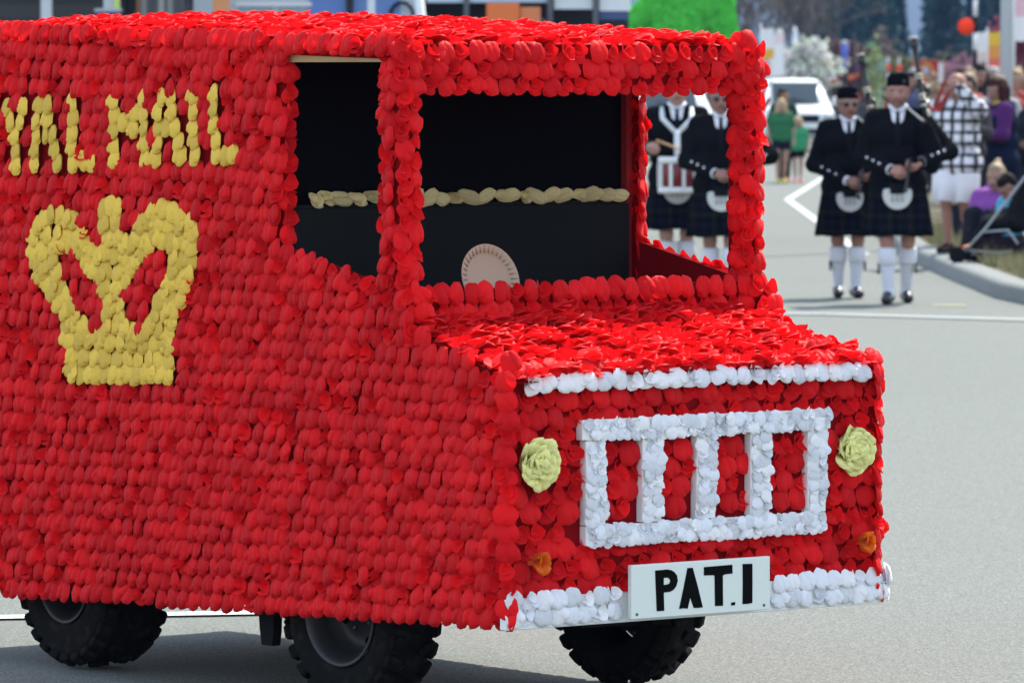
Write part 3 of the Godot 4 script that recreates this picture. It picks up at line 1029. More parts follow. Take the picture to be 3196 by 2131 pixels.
# s: at, turn, h, skin, hair, style, top, bottom, legs, shoes ... ; the figure faces +z, its left is +x
func person(s: Dictionary) -> Node3D:
	var o := thing("person", s.label, "person", s.at, s.get("turn", 0.0), s.get("group", ""))
	var k: float = s.h / 1.75
	var fine: bool = s.get("fine", true)
	var cell: float = 0.015 if fine else 0.022
	var wide: float = s.get("wide", 1.0)
	var sit: bool = s.get("sit", false)
	var drop := -0.83 if sit else 0.0
	var lean := Basis(Vector3.RIGHT, s.get("lean", 0.0)) * Basis(Vector3.BACK, s.get("tilt", 0.0))
	var hip := Vector3(0, 0.95 + drop, 0)
	var T := func(p: Vector3) -> Vector3:      # torso point, with the lean
		return (hip + lean * (p + Vector3(0, drop, 0) - hip)) * k
	var step: float = s.get("step", 0.0)
	var kneeR := Vector3(-0.082, 0.49, 0.035 + step * 0.6)
	var kneeL := Vector3(0.082, 0.49, 0.035 - step * 0.3)
	var footR := Vector3(-0.066, 0.075, -0.02 + step)
	var footL := Vector3(0.066, 0.075, -0.02 - step)
	if sit:
		kneeR = Vector3(-0.14, 0.42, 0.36)
		kneeL = Vector3(0.14, 0.44, 0.36)
		footR = Vector3(-0.13, 0.075, 0.58)
		footL = Vector3(0.13, 0.075, 0.62)
	var hipR := Vector3(-0.095, 0.93 + drop, 0)
	var hipL := Vector3(0.095, 0.93 + drop, 0)
	var arms: Array = s.get("arms", [[Vector3(-0.27, 1.16, -0.02), Vector3(-0.26, 0.92, 0.06)], [Vector3(0.27, 1.16, -0.02), Vector3(0.26, 0.92, 0.06)]])
	var shR: Vector3 = T.call(Vector3(-0.18 * wide, 1.425, -0.01))
	var shL: Vector3 = T.call(Vector3(0.18 * wide, 1.425, -0.01))
	var elR: Vector3 = T.call(arms[0][0])
	var waR: Vector3 = T.call(arms[0][1])
	var elL: Vector3 = T.call(arms[1][0])
	var waL: Vector3 = T.call(arms[1][1])
	var headc: Vector3 = T.call(Vector3(0, 1.622, 0.02))
	var skin: Color = s.get("skin", Color(0.50, 0.27, 0.19)) * 0.72
	var hair: Color = s.get("hair", Color(0.03, 0.02, 0.015))
	var hk: float = k * s.get("head", 1.0)
	# --- body
	var body := Flesh.new()
	var hb := lean * Basis(Vector3.UP, s.get("look", 0.0)) * Basis(Vector3.RIGHT, s.get("nod", 0.0))
	var hx := Transform3D(hb * Basis.from_scale(Vector3.ONE * hk), headc)
	var core := [
		[T.call(Vector3(0, 1.50, -0.01)), T.call(Vector3(0, 1.40, -0.01)), 0.056 * k, 0.07 * k],
		[T.call(Vector3(-0.10, 1.30, 0)), T.call(Vector3(0.10, 1.30, 0)), 0.085 * k, 0.085 * k],
		[T.call(Vector3(0, 1.30, 0)), T.call(Vector3(0, 1.0, 0)), 0.09 * k, 0.10 * k],
		[shR, elR, 0.044 * k, 0.036 * k], [elR, waR, 0.036 * k, 0.025 * k],
		[shL, elL, 0.044 * k, 0.036 * k], [elL, waL, 0.036 * k, 0.025 * k],
		[hipR * k, kneeR * k, 0.085 * k, 0.054 * k], [hipL * k, kneeL * k, 0.085 * k, 0.054 * k],
		[kneeR * k, footR * k, 0.050 * k, 0.033 * k], [kneeL * k, footL * k, 0.050 * k, 0.033 * k],
		[(kneeR * 0.72 + footR * 0.28 + Vector3(0, 0, -0.018)) * k, (kneeR * 0.5 + footR * 0.5 + Vector3(0, 0, -0.014)) * k, 0.046 * k, 0.040 * k],
		[(kneeL * 0.72 + footL * 0.28 + Vector3(0, 0, -0.018)) * k, (kneeL * 0.5 + footL * 0.5 + Vector3(0, 0, -0.014)) * k, 0.046 * k, 0.040 * k]]
	body.add(blob(core, cell, 0.025), Transform3D.IDENTITY, skin)
	body.add(head_shape(), hx, face_paint(skin, hair, s.get("beard", 0.0)))
	var curl: float = s.get("curl", 0.75)
	body.add(hand_shape(curl), aim(waR, (waR - elR) if not s.has("handR") else lean * s.handR[0], Vector3(0.5, 0.1, -0.6) if not s.has("handR") else s.handR[1], false) * Transform3D(Basis.from_scale(Vector3.ONE * k), Vector3.ZERO), skin)
	body.add(hand_shape(curl), aim(waL, (waL - elL) if not s.has("handL") else lean * s.handL[0], Vector3(-0.5, 0.1, -0.6) if not s.has("handL") else s.handL[1], true) * Transform3D(Basis.from_scale(Vector3.ONE * k), Vector3.ZERO), skin)
	obj("body", body.mesh(), vc_mat(0.55), o)
	# --- top
	if s.has("top"):
		var sleeve: float = s.get("sleeve", 1.0)       # 1 to the wrist, 0.4 short
		var loose: float = s.get("loose", 0.02)
		var hem: float = s.get("hem", 0.90)
		var t := [
			[T.call(Vector3(-0.115 * wide, 1.425, -0.012)), T.call(Vector3(0.115 * wide, 1.425, -0.012)), (0.068 + loose * 0.5) * k, (0.068 + loose * 0.5) * k],
			[T.call(Vector3(-0.085 * wide, 1.30, 0.01)), T.call(Vector3(0.085 * wide, 1.30, 0.01)), (0.112 + loose) * k, (0.112 + loose) * k],
			[T.call(Vector3(-0.075 * wide, 1.12, 0.012)), T.call(Vector3(0.075 * wide, 1.12, 0.012)), (0.108 + loose * 1.3) * k, (0.108 + loose * 1.3) * k],
			[T.call(Vector3(-0.085 * wide, hem + 0.08, 0.005)), T.call(Vector3(0.085 * wide, hem + 0.08, 0.005)), (0.112 + loose * 1.4) * k, (0.112 + loose * 1.4) * k],
			[T.call(Vector3(0, 1.46, -0.015)), T.call(Vector3(0, 1.50, -0.015)), 0.062 * k, 0.055 * k]]
		for e in [[shR, elR, waR], [shL, elL, waL]]:
			var full: Vector3 = e[1] if sleeve > 0.5 else e[0].lerp(e[1], 0.75)
			t.append([e[0], full, (0.058 + loose * 0.8) * k, (0.050 + loose * 0.6) * k])
			if sleeve > 0.5:
				t.append([e[1], e[1].lerp(e[2], 0.92 * sleeve), (0.050 + loose * 0.6) * k, (0.038 + loose * 0.5) * k])
		for e in s.get("extra", []):
			t.append([T.call(e[0]), T.call(e[1]), e[2] * k, e[3] * k])
		var sk := Flesh.new()
		sk.add(blob(t, cell, 0.035), Transform3D.IDENTITY, Color.WHITE)
		obj(s.get("top_name", "jacket"), sk.mesh(), s.top, o)
	if s.has("suit"):
		suit_front(o, T, k, s)
	# --- bottom
	var bm: Material = s.get("bottom", mat(Color(0.02, 0.02, 0.03)))
	match s.get("legs", "trousers"):
		"kilt":
			var kl := new_st()
			var rows := []
			for i in 9:
				var f := i / 8.0
				var r := PackedVector3Array()
				for j in 72:
					var an := TAU * j / 72
					var front := clampf(sin(an) * 1.6 - 0.5, 0, 1)
					var pleat := (0.006 + 0.020 * f) * (1.0 - front) * (absf(fmod(j * 0.5, 2.0) - 1.0) - 0.5) * 2.0
					var rx := lerpf(0.185, 0.255, pow(f, 0.8)) + pleat
					var rz := lerpf(0.145, 0.190, pow(f, 0.8)) + pleat
					r.append(Vector3(cos(an) * rx, lerpf(1.02, 0.525, f) + 0.006 * sin(an * 5.0) * f, sin(an) * rz + 0.01 + step * 0.25 * f * f) * k)
				rows.append(r)
			var inner := PackedVector3Array()
			for p in rows[8]:
				inner.append(Vector3(p.x * 0.96, p.y + 0.002, p.z * 0.96))
			rows.append(inner)
			var inner2 := PackedVector3Array()
			for p in inner:
				inner2.append(Vector3(p.x * 0.7, p.y + 0.4 * k, p.z * 0.7))
			rows.append(inner2)
			grid(kl, rows, true)
			obj("kilt", done(kl), bm, o)
			sporran(o, k, step)
			for e in [[kneeR, footR], [kneeL, footL]]:
				var ka: Vector3 = e[0]
				var fa: Vector3 = e[1]
				var so := [[ka.lerp(fa, 0.22) * k, (ka.lerp(fa, 0.45) + Vector3(0, 0, -0.012)) * k, 0.060 * k, 0.058 * k], [ka.lerp(fa, 0.45) * k, fa * k, 0.056 * k, 0.040 * k], [fa * k, (fa + Vector3(0, -0.02, 0.05)) * k, 0.042 * k, 0.040 * k]]
				var sk := Flesh.new()
				sk.add(blob(so, 0.012, 0.02), Transform3D.IDENTITY, Color.WHITE)
				var sock := obj("sock", sk.mesh(), mat(Color(0.62, 0.63, 0.70), 0.9), o)
				var cu := new_st()
				var ctr := ka.lerp(fa, 0.30)
				lathe(cu, [[0.055, 0.062], [0.066, 0.066], [0.071, 0.055], [0.073, 0.0], [0.070, -0.058], [0.063, -0.064], [0.055, -0.05]], 20, Transform3D(Basis.from_scale(Vector3.ONE * k), ctr * k))
				obj("sock_cuff", done(cu), mat(Color(0.65, 0.66, 0.72), 0.9), sock)
				obj("garter_flash", box_mesh((ctr + Vector3(0.060 * signf(ka.x), -0.135, -0.02)) * k, (ctr + Vector3(0.074 * signf(ka.x), -0.05, 0.02)) * k), mat(Color(0.01, 0.01, 0.012)), sock)
		"shorts", "skirt", "trousers":
			var e: float = {"shorts": s.get("inseam", 0.62), "skirt": 0.6, "trousers": 1.0}[s.get("legs", "trousers")]
			var lo: float = s.get("bag", 0.025)
			var b := [[(hipR + Vector3(0, 0.05, 0)) * k, (hipL + Vector3(0, 0.05, 0)) * k, (0.105 + lo * 0.4) * k, (0.105 + lo * 0.4) * k]]
			for g in [[hipR, kneeR, footR], [hipL, kneeL, footL]]:
				var cut: float = 0.45 if s.get("legs") == "shorts" else 1.0
				b.append([g[0] * k, g[0].lerp(g[1], minf(e / 0.62, 1.0) * 0.98 * cut) * k, (0.092 + lo * 0.8) * k, (0.072 + lo * 1.1 + (0.012 if cut < 1.0 else 0.0)) * k])
				if e > 0.7:
					b.append([g[1] * k, g[1].lerp(g[2], 1.0) * k, (0.064 + lo * 0.7) * k, (0.050 + lo * 0.6) * k])
			if s.get("legs") == "skirt":
				b.append([(hipR + Vector3(0, -0.1, 0)) * k, (hipL + Vector3(0, -0.1, 0)) * k, 0.16 * k, 0.16 * k])
			var sk := Flesh.new()
			sk.add(blob(b, cell, 0.03), Transform3D.IDENTITY, Color.WHITE)
			var garment := obj(s.get("legs", "trousers"), sk.mesh(), bm, o)
			if s.get("legs") == "shorts":
				for g in [[hipR, kneeR], [hipL, kneeL]]:
					var p0: Vector3 = g[0] * k
					var p1: Vector3 = g[0].lerp(g[1], minf(e / 0.62, 1.0) * 0.98) * k
					var ws := new_st()
					tube(ws, [p0.lerp(p1, 0.15), p0.lerp(p1, 0.5), p0.lerp(p1, 0.985), p1, p0.lerp(p1, 0.98), p0.lerp(p1, 0.5)], [(0.090 + lo * 0.8) * k, (0.088 + lo) * k, (0.086 + lo * 1.1) * k, (0.083 + lo * 1.1) * k, (0.080 + lo * 1.1) * k, 0.07 * k], 18, false)
					obj("shorts_leg", done(ws), bm, garment)
	# --- shoes
	for f in [footR, footL]:
		var fx: Vector3 = f
		var out := signf(fx.x) * 0.018
		var b := [[(fx + Vector3(0, -0.028, -0.035)) * k, (fx + Vector3(out, -0.034, 0.15)) * k, 0.049 * k, 0.042 * k, Vector3(1, 1.2, 1)], [(fx + Vector3(0, 0.0, -0.02)) * k, (fx + Vector3(out * 0.5, -0.018, 0.06)) * k, 0.048 * k, 0.042 * k], [(fx + Vector3(0, -0.052, -0.03)) * k, (fx + Vector3(out, -0.054, 0.14)) * k, 0.034 * k, 0.034 * k, Vector3(1, 2.2, 1)]]
		var sk := Flesh.new()
		sk.add(blob(b, 0.010 if fine else 0.016, 0.015), Transform3D.IDENTITY, Color.WHITE)
		obj("shoe", sk.mesh(), s.get("shoes", mat(Color(0.012, 0.012, 0.012), 0.18)), o)
	# --- hair
	var hs := []
	match s.get("style", "short"):
		"short":
			hs = [[Vector3(0, 0.055, -0.045), Vector3(0, 0.070, 0.010), 0.082, 0.070], [Vector3(-0.045, 0.03, -0.045), Vector3(0.045, 0.03, -0.045), 0.055, 0.055], [Vector3(0, -0.01, -0.07), Vector3(0, -0.05, -0.055), 0.055, 0.045]]
		"bob":
			hs = [[Vector3(0, 0.055, -0.045), Vector3(0, 0.075, 0.015), 0.088, 0.074], [Vector3(-0.066, 0.03, -0.03), Vector3(-0.078, -0.09, -0.02), 0.045, 0.040], [Vector3(0.066, 0.03, -0.03), Vector3(0.078, -0.09, -0.02), 0.045, 0.040], [Vector3(-0.04, 0.0, -0.08), Vector3(-0.04, -0.11, -0.07), 0.06, 0.05], [Vector3(0.04, 0.0, -0.08), Vector3(0.04, -0.11, -0.07), 0.06, 0.05]]
		"long":
			hs = [[Vector3(0, 0.055, -0.045), Vector3(0, 0.075, 0.015), 0.086, 0.072], [Vector3(-0.064, 0.03, -0.03), Vector3(-0.085, -0.18, -0.01), 0.042, 0.035], [Vector3(0.064, 0.03, -0.03), Vector3(0.085, -0.18, -0.01), 0.042, 0.035], [Vector3(0, 0.0, -0.085), Vector3(0, -0.22, -0.095), 0.07, 0.06]]
		"tied":
			hs = [[Vector3(0, 0.055, -0.045), Vector3(0, 0.072, 0.010), 0.083, 0.070], [Vector3(-0.045, 0.02, -0.045), Vector3(0.045, 0.02, -0.045), 0.055, 0.055], [Vector3(0, 0.12, -0.07), Vector3(0, 0.14, -0.09), 0.04, 0.035], [Vector3(0, 0.03, -0.11), Vector3(0, -0.14, -0.12), 0.035, 0.02]]
		"bald":
			hs = [[Vector3(-0.06, 0.0, -0.05), Vector3(0.06, 0.0, -0.05), 0.042, 0.042], [Vector3(0, -0.0, -0.09), Vector3(0, -0.04, -0.07), 0.05, 0.045]]
	if hs:
		var sk := Flesh.new()
		sk.add(blob(hs, 0.011, 0.02), Transform3D(hx.basis.orthonormalized() * Basis.from_scale(Vector3.ONE * hk), headc), Color.WHITE)
		obj("hair", sk.mesh(), mat(hair, 0.6), o)
	if s.get("glasses", false):
		var gl := new_st()
		for x in [-0.033, 0.033]:
			ball(gl, hx * Vector3(x, 0.001, 0.092), Vector3(0.026, 0.020, 0.010) * hk, 10)
			tube(gl, [hx * Vector3(signf(x) * 0.058, 0.006, 0.085), hx * Vector3(signf(x) * 0.083, 0.006, -0.005)], [0.003], 5)
		tube(gl, [hx * Vector3(-0.012, 0.006, 0.098), hx * Vector3(0.012, 0.006, 0.098)], [0.003], 5)
		obj("sunglasses", done(gl), mat(Color(0.006, 0.006, 0.008), 0.12), o)
	if s.get("cap", false):
		var c := new_st()
		lathe(c, [[0.085, 0.045], [0.094, 0.047], [0.096, 0.075], [0.092, 0.105], [0.080, 0.135], [0.055, 0.150], [0.0, 0.146]], 28, Transform3D(hx.basis * Basis.from_scale(Vector3(0.93, 1.0, 1.12)), headc + hx.basis * Vector3(0, 0, -0.014)))
		var hat := obj("cap", done(c), mat(Color(0.006, 0.006, 0.007), 0.95), o)
		obj("cap_badge", ball_mesh(hx * Vector3(0.055, 0.085, 0.075), Vector3(0.012, 0.014, 0.008) * hk, 8), mat(Color(0.05, 0.05, 0.05), 0.5), hat)
	return o

# white shirt, tie, cuffs and silver buttons of the band's dress
func suit_front(o: Node3D, T: Callable, k: float, s: Dictionary) -> void:
	var shirt := mat(Color(0.78, 0.79, 0.86), 0.8)
	var st := new_st()
	var rows := []
	for i in 6:
		var f := i / 5.0
		var y := lerpf(1.515, 1.20, f)
		var half := lerpf(0.062, 0.004, f)
		var z := lerpf(0.062, 0.158, pow(f, 0.6))
		var r := PackedVector3Array()
		for j in 5:
			var q := j / 2.0 - 1.0
			r.append(T.call(Vector3(q * half, y, z - 0.030 * q * q * (1.0 - f))))
		rows.append(r)
	grid(st, rows)
	var sh := obj("shirt", done(st), shirt, o)
	var tp := []
	for e in [[1.478, 0.094, 0.016], [1.455, 0.110, 0.012], [1.38, 0.146, 0.020], [1.28, 0.166, 0.026], [1.20, 0.168, 0.020]]:
		var r := PackedVector3Array()
		for j in 8:
			var an := TAU * j / 8
			r.append(T.call(Vector3(cos(an) * e[2], e[0], e[1] + sin(an) * 0.006)))
		tp.append(r)
	var ts := new_st()
	grid(ts, tp, true)
	obj("tie", done(ts), mat(Color(0.008, 0.008, 0.011), 0.8), o)
	for e in [-1.0, 1.0]:
		var cs := new_st()
		tube(cs, [T.call(Vector3(e * 0.066, 1.525, 0.02)), T.call(Vector3(e * 0.045, 1.500, 0.075)), T.call(Vector3(e * 0.012, 1.478, 0.098))], [0.012 * k, 0.016 * k, 0.010 * k], 6)
		obj("collar", done(cs), shirt, sh)
	var arms: Array = s.arms
	for a in arms:
		var el: Vector3 = T.call(a[0])
		var wa: Vector3 = T.call(a[1])
		obj("shirt_cuff", tube_mesh([el.lerp(wa, 0.88), el.lerp(wa, 1.0), el.lerp(wa, 1.02)], [0.040 * k, 0.041 * k, 0.030 * k], 14), shirt, o)
		var d := (wa - el).normalized()
		var out := (Vector3(0, 0.2, 1) - d * Vector3(0, 0.2, 1).dot(d)).normalized()
		for b in 3:
			obj("button", ball_mesh(el.lerp(wa, 0.36 + 0.20 * b) + out * (0.062 - 0.006 * b) * k + d.cross(out) * 0.006, Vector3.ONE * 0.0125 * k, 8), mat(Color(0.75, 0.76, 0.78), 0.22, 0.9), o)

func sporran(o: Node3D, k: float, step: float) -> void:
	var pts := PackedVector2Array()
	for j in 21:
		var an := PI + PI * j / 20.0
		pts.append(Vector2(cos(an) * 0.112, sin(an) * 0.115))
	pts.append(Vector2(0.108, 0.035))
	pts.append(Vector2(0.075, 0.045))
	pts.append(Vector2(0.0, 0.0))
	pts.append(Vector2(-0.075, 0.045))
	pts.append(Vector2(-0.108, 0.035))
	for j in pts.size():
		pts[j] *= k
	var c := Vector3(0, 0.845, 0.196 + step * 0.06) * k
	var st := new_st(false)
	prism(st, pts, c, Vector3.RIGHT, Vector3.UP, Vector3(0, 0, 0.035 * k))
	var sp := obj("sporran", done(st), mat(Color(0.55, 0.56, 0.55), 0.55, 0.2), o)
	var bs := new_st()
	lathe(bs, [[0.0, 0.05], [0.045, 0.045], [0.062, 0.02], [0.070, -0.03]], 14, Transform3D(Basis.from_scale(Vector3(k, k, k * 0.45)), c + Vector3(0, 0.035, 0.020) * k))
	obj("sporran_flap", done(bs), mat(Color(0.008, 0.008, 0.009), 0.6), sp)
	for x in [-0.035, 0.0, 0.035]:
		obj("tassel", tube_mesh([c + Vector3(x, 0.01, 0.040) * k, c + Vector3(x * 1.1, -0.055, 0.042) * k], [0.006 * k, 0.010 * k], 6), mat(Color(0.35, 0.36, 0.36), 0.8), sp)

# bagpipe in the player's axes, k = size of the player
func bagpipe(at: Vector3, turn: float, k: float, label: String, mouth: Vector3, bag: Vector3, hands: Vector3) -> void:
	var o := thing("bagpipe", label, "bagpipe", at, turn, "bagpipes played by the band")
	var wood := mat(Color(0.008, 0.006, 0.006), 0.25)
	var silver := mat(Color(0.72, 0.70, 0.64), 0.25, 0.7)
	var ivory := mat(Color(0.70, 0.64, 0.50), 0.4)
	var sk := Flesh.new()
	sk.add(blob([[bag * k, (bag + Vector3(-0.03, 0.12, 0.02)) * k, 0.085 * k, 0.07 * k], [bag * k, (bag + Vector3(0.02, -0.16, 0.03)) * k, 0.085 * k, 0.06 * k], [(bag + Vector3(0.02, -0.16, 0.03)) * k, (hands + Vector3(0.02, 0.05, -0.01)) * k, 0.055 * k, 0.025 * k]], 0.014, 0.03), Transform3D.IDENTITY, Color.WHITE)
	obj("bag", sk.mesh(), mat(Color(0.005, 0.005, 0.006), 0.9), o)
	var stock := (bag + Vector3(-0.03, 0.17, 0.03)) * k
	var bp := obj("blowpipe", tube_mesh([mouth * k, mouth * k * 0.75 + stock * 0.25, stock * 0.35 + mouth * k * 0.65, stock], [0.006 * k, 0.008 * k, 0.007 * k, 0.011 * k], 8), silver, o)
	obj("blowpipe_tip", tube_mesh([mouth * k, (mouth * k).lerp(stock, 0.15)], [0.0075 * k, 0.0075 * k], 8), mat(Color(0.02, 0.02, 0.02), 0.4), bp)
	var cs := new_st()
	tube(cs, [(hands + Vector3(0.02, 0.06, 0)) * k, hands * k, (hands + Vector3(-0.02, -0.16, 0.03)) * k, (hands + Vector3(-0.024, -0.19, 0.034)) * k, (hands + Vector3(-0.025, -0.195, 0.034)) * k], [0.013 * k, 0.010 * k, 0.011 * k, 0.020 * k, 0.016 * k], 8)
	obj("chanter", done(cs), wood, o)
	var base := (bag + Vector3(-0.02, 0.16, -0.03)) * k
	var tips := [Vector3(0.115, 2.045, -0.08), Vector3(0.175, 1.70, -0.13), Vector3(0.225, 1.66, -0.15)]
	for i in 3:
		var tip: Vector3 = tips[i] * k
		var d := tip - base
		var st := new_st()
		var P := func(f: float) -> Vector3: return base + d * f
		tube(st, [base, P.call(0.20), P.call(0.21), P.call(0.27), P.call(0.28), P.call(0.50), P.call(0.51), P.call(0.54), P.call(0.55), P.call(0.86), P.call(0.87), P.call(0.93), P.call(0.99), P.call(1.0)], [0.020 * k, 0.022 * k, 0.026 * k, 0.028 * k, 0.018 * k, 0.019 * k, 0.026 * k, 0.026 * k, 0.020 * k, 0.023 * k, 0.028 * k, 0.032 * k, 0.026 * k, 0.014 * k], 10)
		var dr := obj("drone", done(st), wood, o)
		for f in [0.205, 0.285, 0.33, 0.52, 0.56, 0.985]:
			obj("ferrule", tube_mesh([P.call(f - 0.008), P.call(f), P.call(f + 0.012), P.call(f + 0.016)], [0.022 * k, 0.031 * k, 0.031 * k, 0.022 * k], 10), ivory if i == 0 and f > 0.3 else silver, dr)
	var cord := new_st()
	var a: Vector3 = base + (tips[0] * k - base) * 0.72
	tube(cord, [a, a + Vector3(0.03, -0.16, -0.02), a + Vector3(0.045, -0.34, -0.03), base + Vector3(0.10, 0.10, -0.06)], [0.010, 0.018, 0.018, 0.010], 6)
	obj("cord", done(cord), mat(Color(0.58, 0.035, 0.02), 0.9), o)
	var rib := new_st(false)
	for e in [[Vector3(0.06, 0.16, -0.07), Vector3(0.14, 0.36, -0.09)], [Vector3(0.08, 0.14, -0.05), Vector3(0.17, 0.26, -0.07)]]:
		var p: Vector3 = base + e[0] * k
		var q: Vector3 = base + e[1] * k
		quad(rib, p, q, q + Vector3(0.014, -0.02, 0.01), p + Vector3(0.018, -0.06, 0.012))
	obj("ribbon", done(rib), mat(Color(0.26, 0.018, 0.016), 0.8), o)

# ---------------------------------------------------------------- trees
func leaf_cards(parent: Node3D, spots: Array, size: float, m: Material, called: String, squash := 1.0) -> void:
	var st := new_st(false)
	quad(st, Vector3(-0.5, 0, 0), Vector3(-0.1, 0.5, 0.10), Vector3(0.5, 0.1, 0), Vector3(0.1, -0.5, 0.08))
	quad(st, Vector3(0, -0.4, 0.45), Vector3(0.1, 0.1, 0.5), Vector3(-0.05, 0.4, -0.4), Vector3(0.1, -0.15, -0.5))
	var mm := MultiMesh.new()
	mm.transform_format = MultiMesh.TRANSFORM_3D
	mm.use_colors = true
	mm.mesh = done(st)
	mm.instance_count = spots.size()
	for i in spots.size():
		var b := Basis.from_euler(Vector3(rng.randf() * TAU, rng.randf() * TAU, rng.randf() * TAU)) * Basis.from_scale(Vector3.ONE * size * rng.randf_range(0.6, 1.4))
		if squash != 1.0:
			b = Basis.from_scale(Vector3(1, squash, 1)) * b
		mm.set_instance_transform(i, Transform3D(b, spots[i]))
		var t := rng.randf_range(0.65, 1.3)
		mm.set_instance_color(i, Color(t, t * rng.randf_range(0.9, 1.1), t * rng.randf_range(0.85, 1.1)))
	var o := MultiMeshInstance3D.new()
	o.name = called
	o.multimesh = mm
	o.material_override = m
	o.set_meta("kind", "stuff")
	parent.add_child(o, true)

func foliage(c: Color) -> StandardMaterial3D:
	var key := "leaf%s" % c
	if not mats.has(key):
		var m := StandardMaterial3D.new()
		m.albedo_color = c.linear_to_srgb()
		m.vertex_color_use_as_albedo = true
		m.roughness = 0.75
		m.backlight_enabled = true
		m.backlight = Color(0.35, 0.35, 0.3)
		mats[key] = m
	return mats[key]

func branch(st: SurfaceTool, p: Vector3, d: Vector3, l: float, r: float, depth: int, tips: Array, spread: float) -> void:
	var mid := p + d * l * 0.5 + Vector3(rng.randfn(), rng.randfn() * 0.3, rng.randfn()) * l * 0.05
	var end := p + d * l + Vector3(0, 0.02, 0)
	tube(st, [p, mid, end], [r, r * 0.8, r * 0.6], 5, false)
	if depth == 0:
		tips.append(end)
		tips.append(mid)
		return
	for i in (3 if depth > 1 else 4):
		var nd := (d + Vector3(rng.randfn(), rng.randfn() * 0.5 + 0.15, rng.randfn()) * spread).normalized()
		branch(st, p.lerp(end, rng.randf_range(0.55, 1.0)), nd, l * rng.randf_range(0.6, 0.85), r * 0.55, depth - 1, tips, spread)

func broad_tree(called: String, label: String, at: Vector3, h: float, w: float, leafc: Color, barkc: Color, leaves: int, size: float, depth := 3, group := "") -> void:
	var o := thing(called, label, "tree", at, rng.randf() * 360.0, group)
	var st := new_st()
	var bark := mat(barkc, 0.9)
	obj("trunk", tube_mesh([Vector3(0, -0.1, 0), Vector3(0.02, h * 0.16, 0.01), Vector3(0, h * 0.32, 0)], [h * 0.028, h * 0.020, h * 0.017], 9), bark, o)
	var tips := []
	for i in 6:
		var an := TAU * i / 6 + rng.randf()
		var d := Vector3(cos(an) * w / h, 0.9, sin(an) * w / h).normalized()
		branch(st, Vector3(0, h * rng.randf_range(0.16, 0.32), 0), d, h * 0.27, h * 0.011, depth, tips, 0.42)
	obj("limbs", done(st), bark, o)
	if leaves:
		var spots := []
		for i in leaves:
			var t: Vector3 = tips[rng.randi() % tips.size()]
			spots.append(t + Vector3(rng.randfn(), rng.randfn(), rng.randfn()) * h * 0.030)
		leaf_cards(o, spots, size, foliage(leafc), "crown")

func conifer(label: String, at: Vector3, h: float, w: float, c: Color, group: String) -> void:
	var o := thing("conifer_tree", label, "tree", at, rng.randf() * 360.0, group)
	obj("trunk", tube_mesh([Vector3(0, -0.1, 0), Vector3(0, h * 0.5, 0), Vector3(0, h, 0)], [h * 0.02, h * 0.013, 0.02], 7), mat(Color(0.06, 0.045, 0.035), 0.9), o)
	var spots := []
	var n := int(h * 150)
	for i in n:
		var y := pow(rng.randf(), 1.25) * 0.97 + 0.02
		var tier := 0.72 + 0.28 * absf(sin(y * 27.0 + rng.randf() * 0.6))
		var an := rng.randf() * TAU
		var lobes := 0.80 + 0.25 * sin(an * 5.0 + y * 31.0)
		var r := w * 0.5 * pow(1.0 - y, 0.8) * tier * lobes * sqrt(rng.randf_range(0.25, 1.0))
		spots.append(Vector3(cos(an) * r, h * y - r * 0.22, sin(an) * r))
	leaf_cards(o, spots, 0.42, foliage(c), "crown", 0.55)

# ---------------------------------------------------------------- surfaces
func speckle_image(n: int, base: float, spread: float, seed_: int, fine: float) -> ImageTexture:
	var r := RandomNumberGenerator.new()
	r.seed = seed_
	var img := Image.create(n, n, false, Image.FORMAT_RGB8)
	for y in n:
		for x in n:
			var v := base + r.randfn() * spread
			var q := r.randf()
			if q < fine:
				v += r.randf_range(0.08, 0.26)
			elif q < fine * 1.9:
				v -= r.randf_range(0.06, 0.22)
			v = clampf(v, 0.02, 0.98)
			img.set_pixel(x, y, Color(v, v * 1.005, v * 0.985))
	return ImageTexture.create_from_image(img)

func asphalt() -> StandardMaterial3D:
	var m := StandardMaterial3D.new()
	m.albedo_texture = speckle_image(1024, 0.69, 0.12, 5, 0.09)
	m.albedo_color = Color(0.575, 0.60, 0.578)
	m.vertex_color_use_as_albedo = true
	m.uv1_triplanar = true
	m.uv1_world_triplanar = true
	m.uv1_scale = Vector3.ONE / 4.4
	m.roughness = 0.85
	return m

# flat sheet with noise in its tone (worn patches), as a grid
func sheet(lo: Vector2, hi: Vector2, y: float, nx: int, nz: int, noise: FastNoiseLite, amount: float) -> ArrayMesh:
	var st := new_st()
	var col := func(p: Vector3) -> Color:
		var t := 1.0 + amount * noise.get_noise_2d(p.x, p.z) + amount * 0.5 * noise.get_noise_2d(p.x * 5.3 + 90, p.z * 5.3)
		return Color(t, t, t)
	for j in nz:
		for i in nx:
			var q: Array[Vector3] = []
			for e in [[0, 0], [1, 0], [1, 1], [0, 1]]:
				q.append(Vector3(lerpf(lo.x, hi.x, float(i + e[0]) / nx), y, lerpf(lo.y, hi.y, float(j + e[1]) / nz)))
			for k in [0, 1, 2, 0, 2, 3]:
				st.set_color(col.call(q[k]))
				st.set_normal(Vector3.UP)
				st.add_vertex(q[k])
	return st.commit()

const KERB := [[16.0, 30.0], [9.5, 36.5], [6.4, 41.0], [4.85, 43.9], [4.10, 45.6], [3.93, 47.5], [3.88, 52.0], [3.86, 58.0], [4.15, 68.0], [4.9, 82.0], [6.2, 100.0], [9.6, 137.0], [16.5, 200.0], [27.0, 300.0], [52.0, 520.0]]

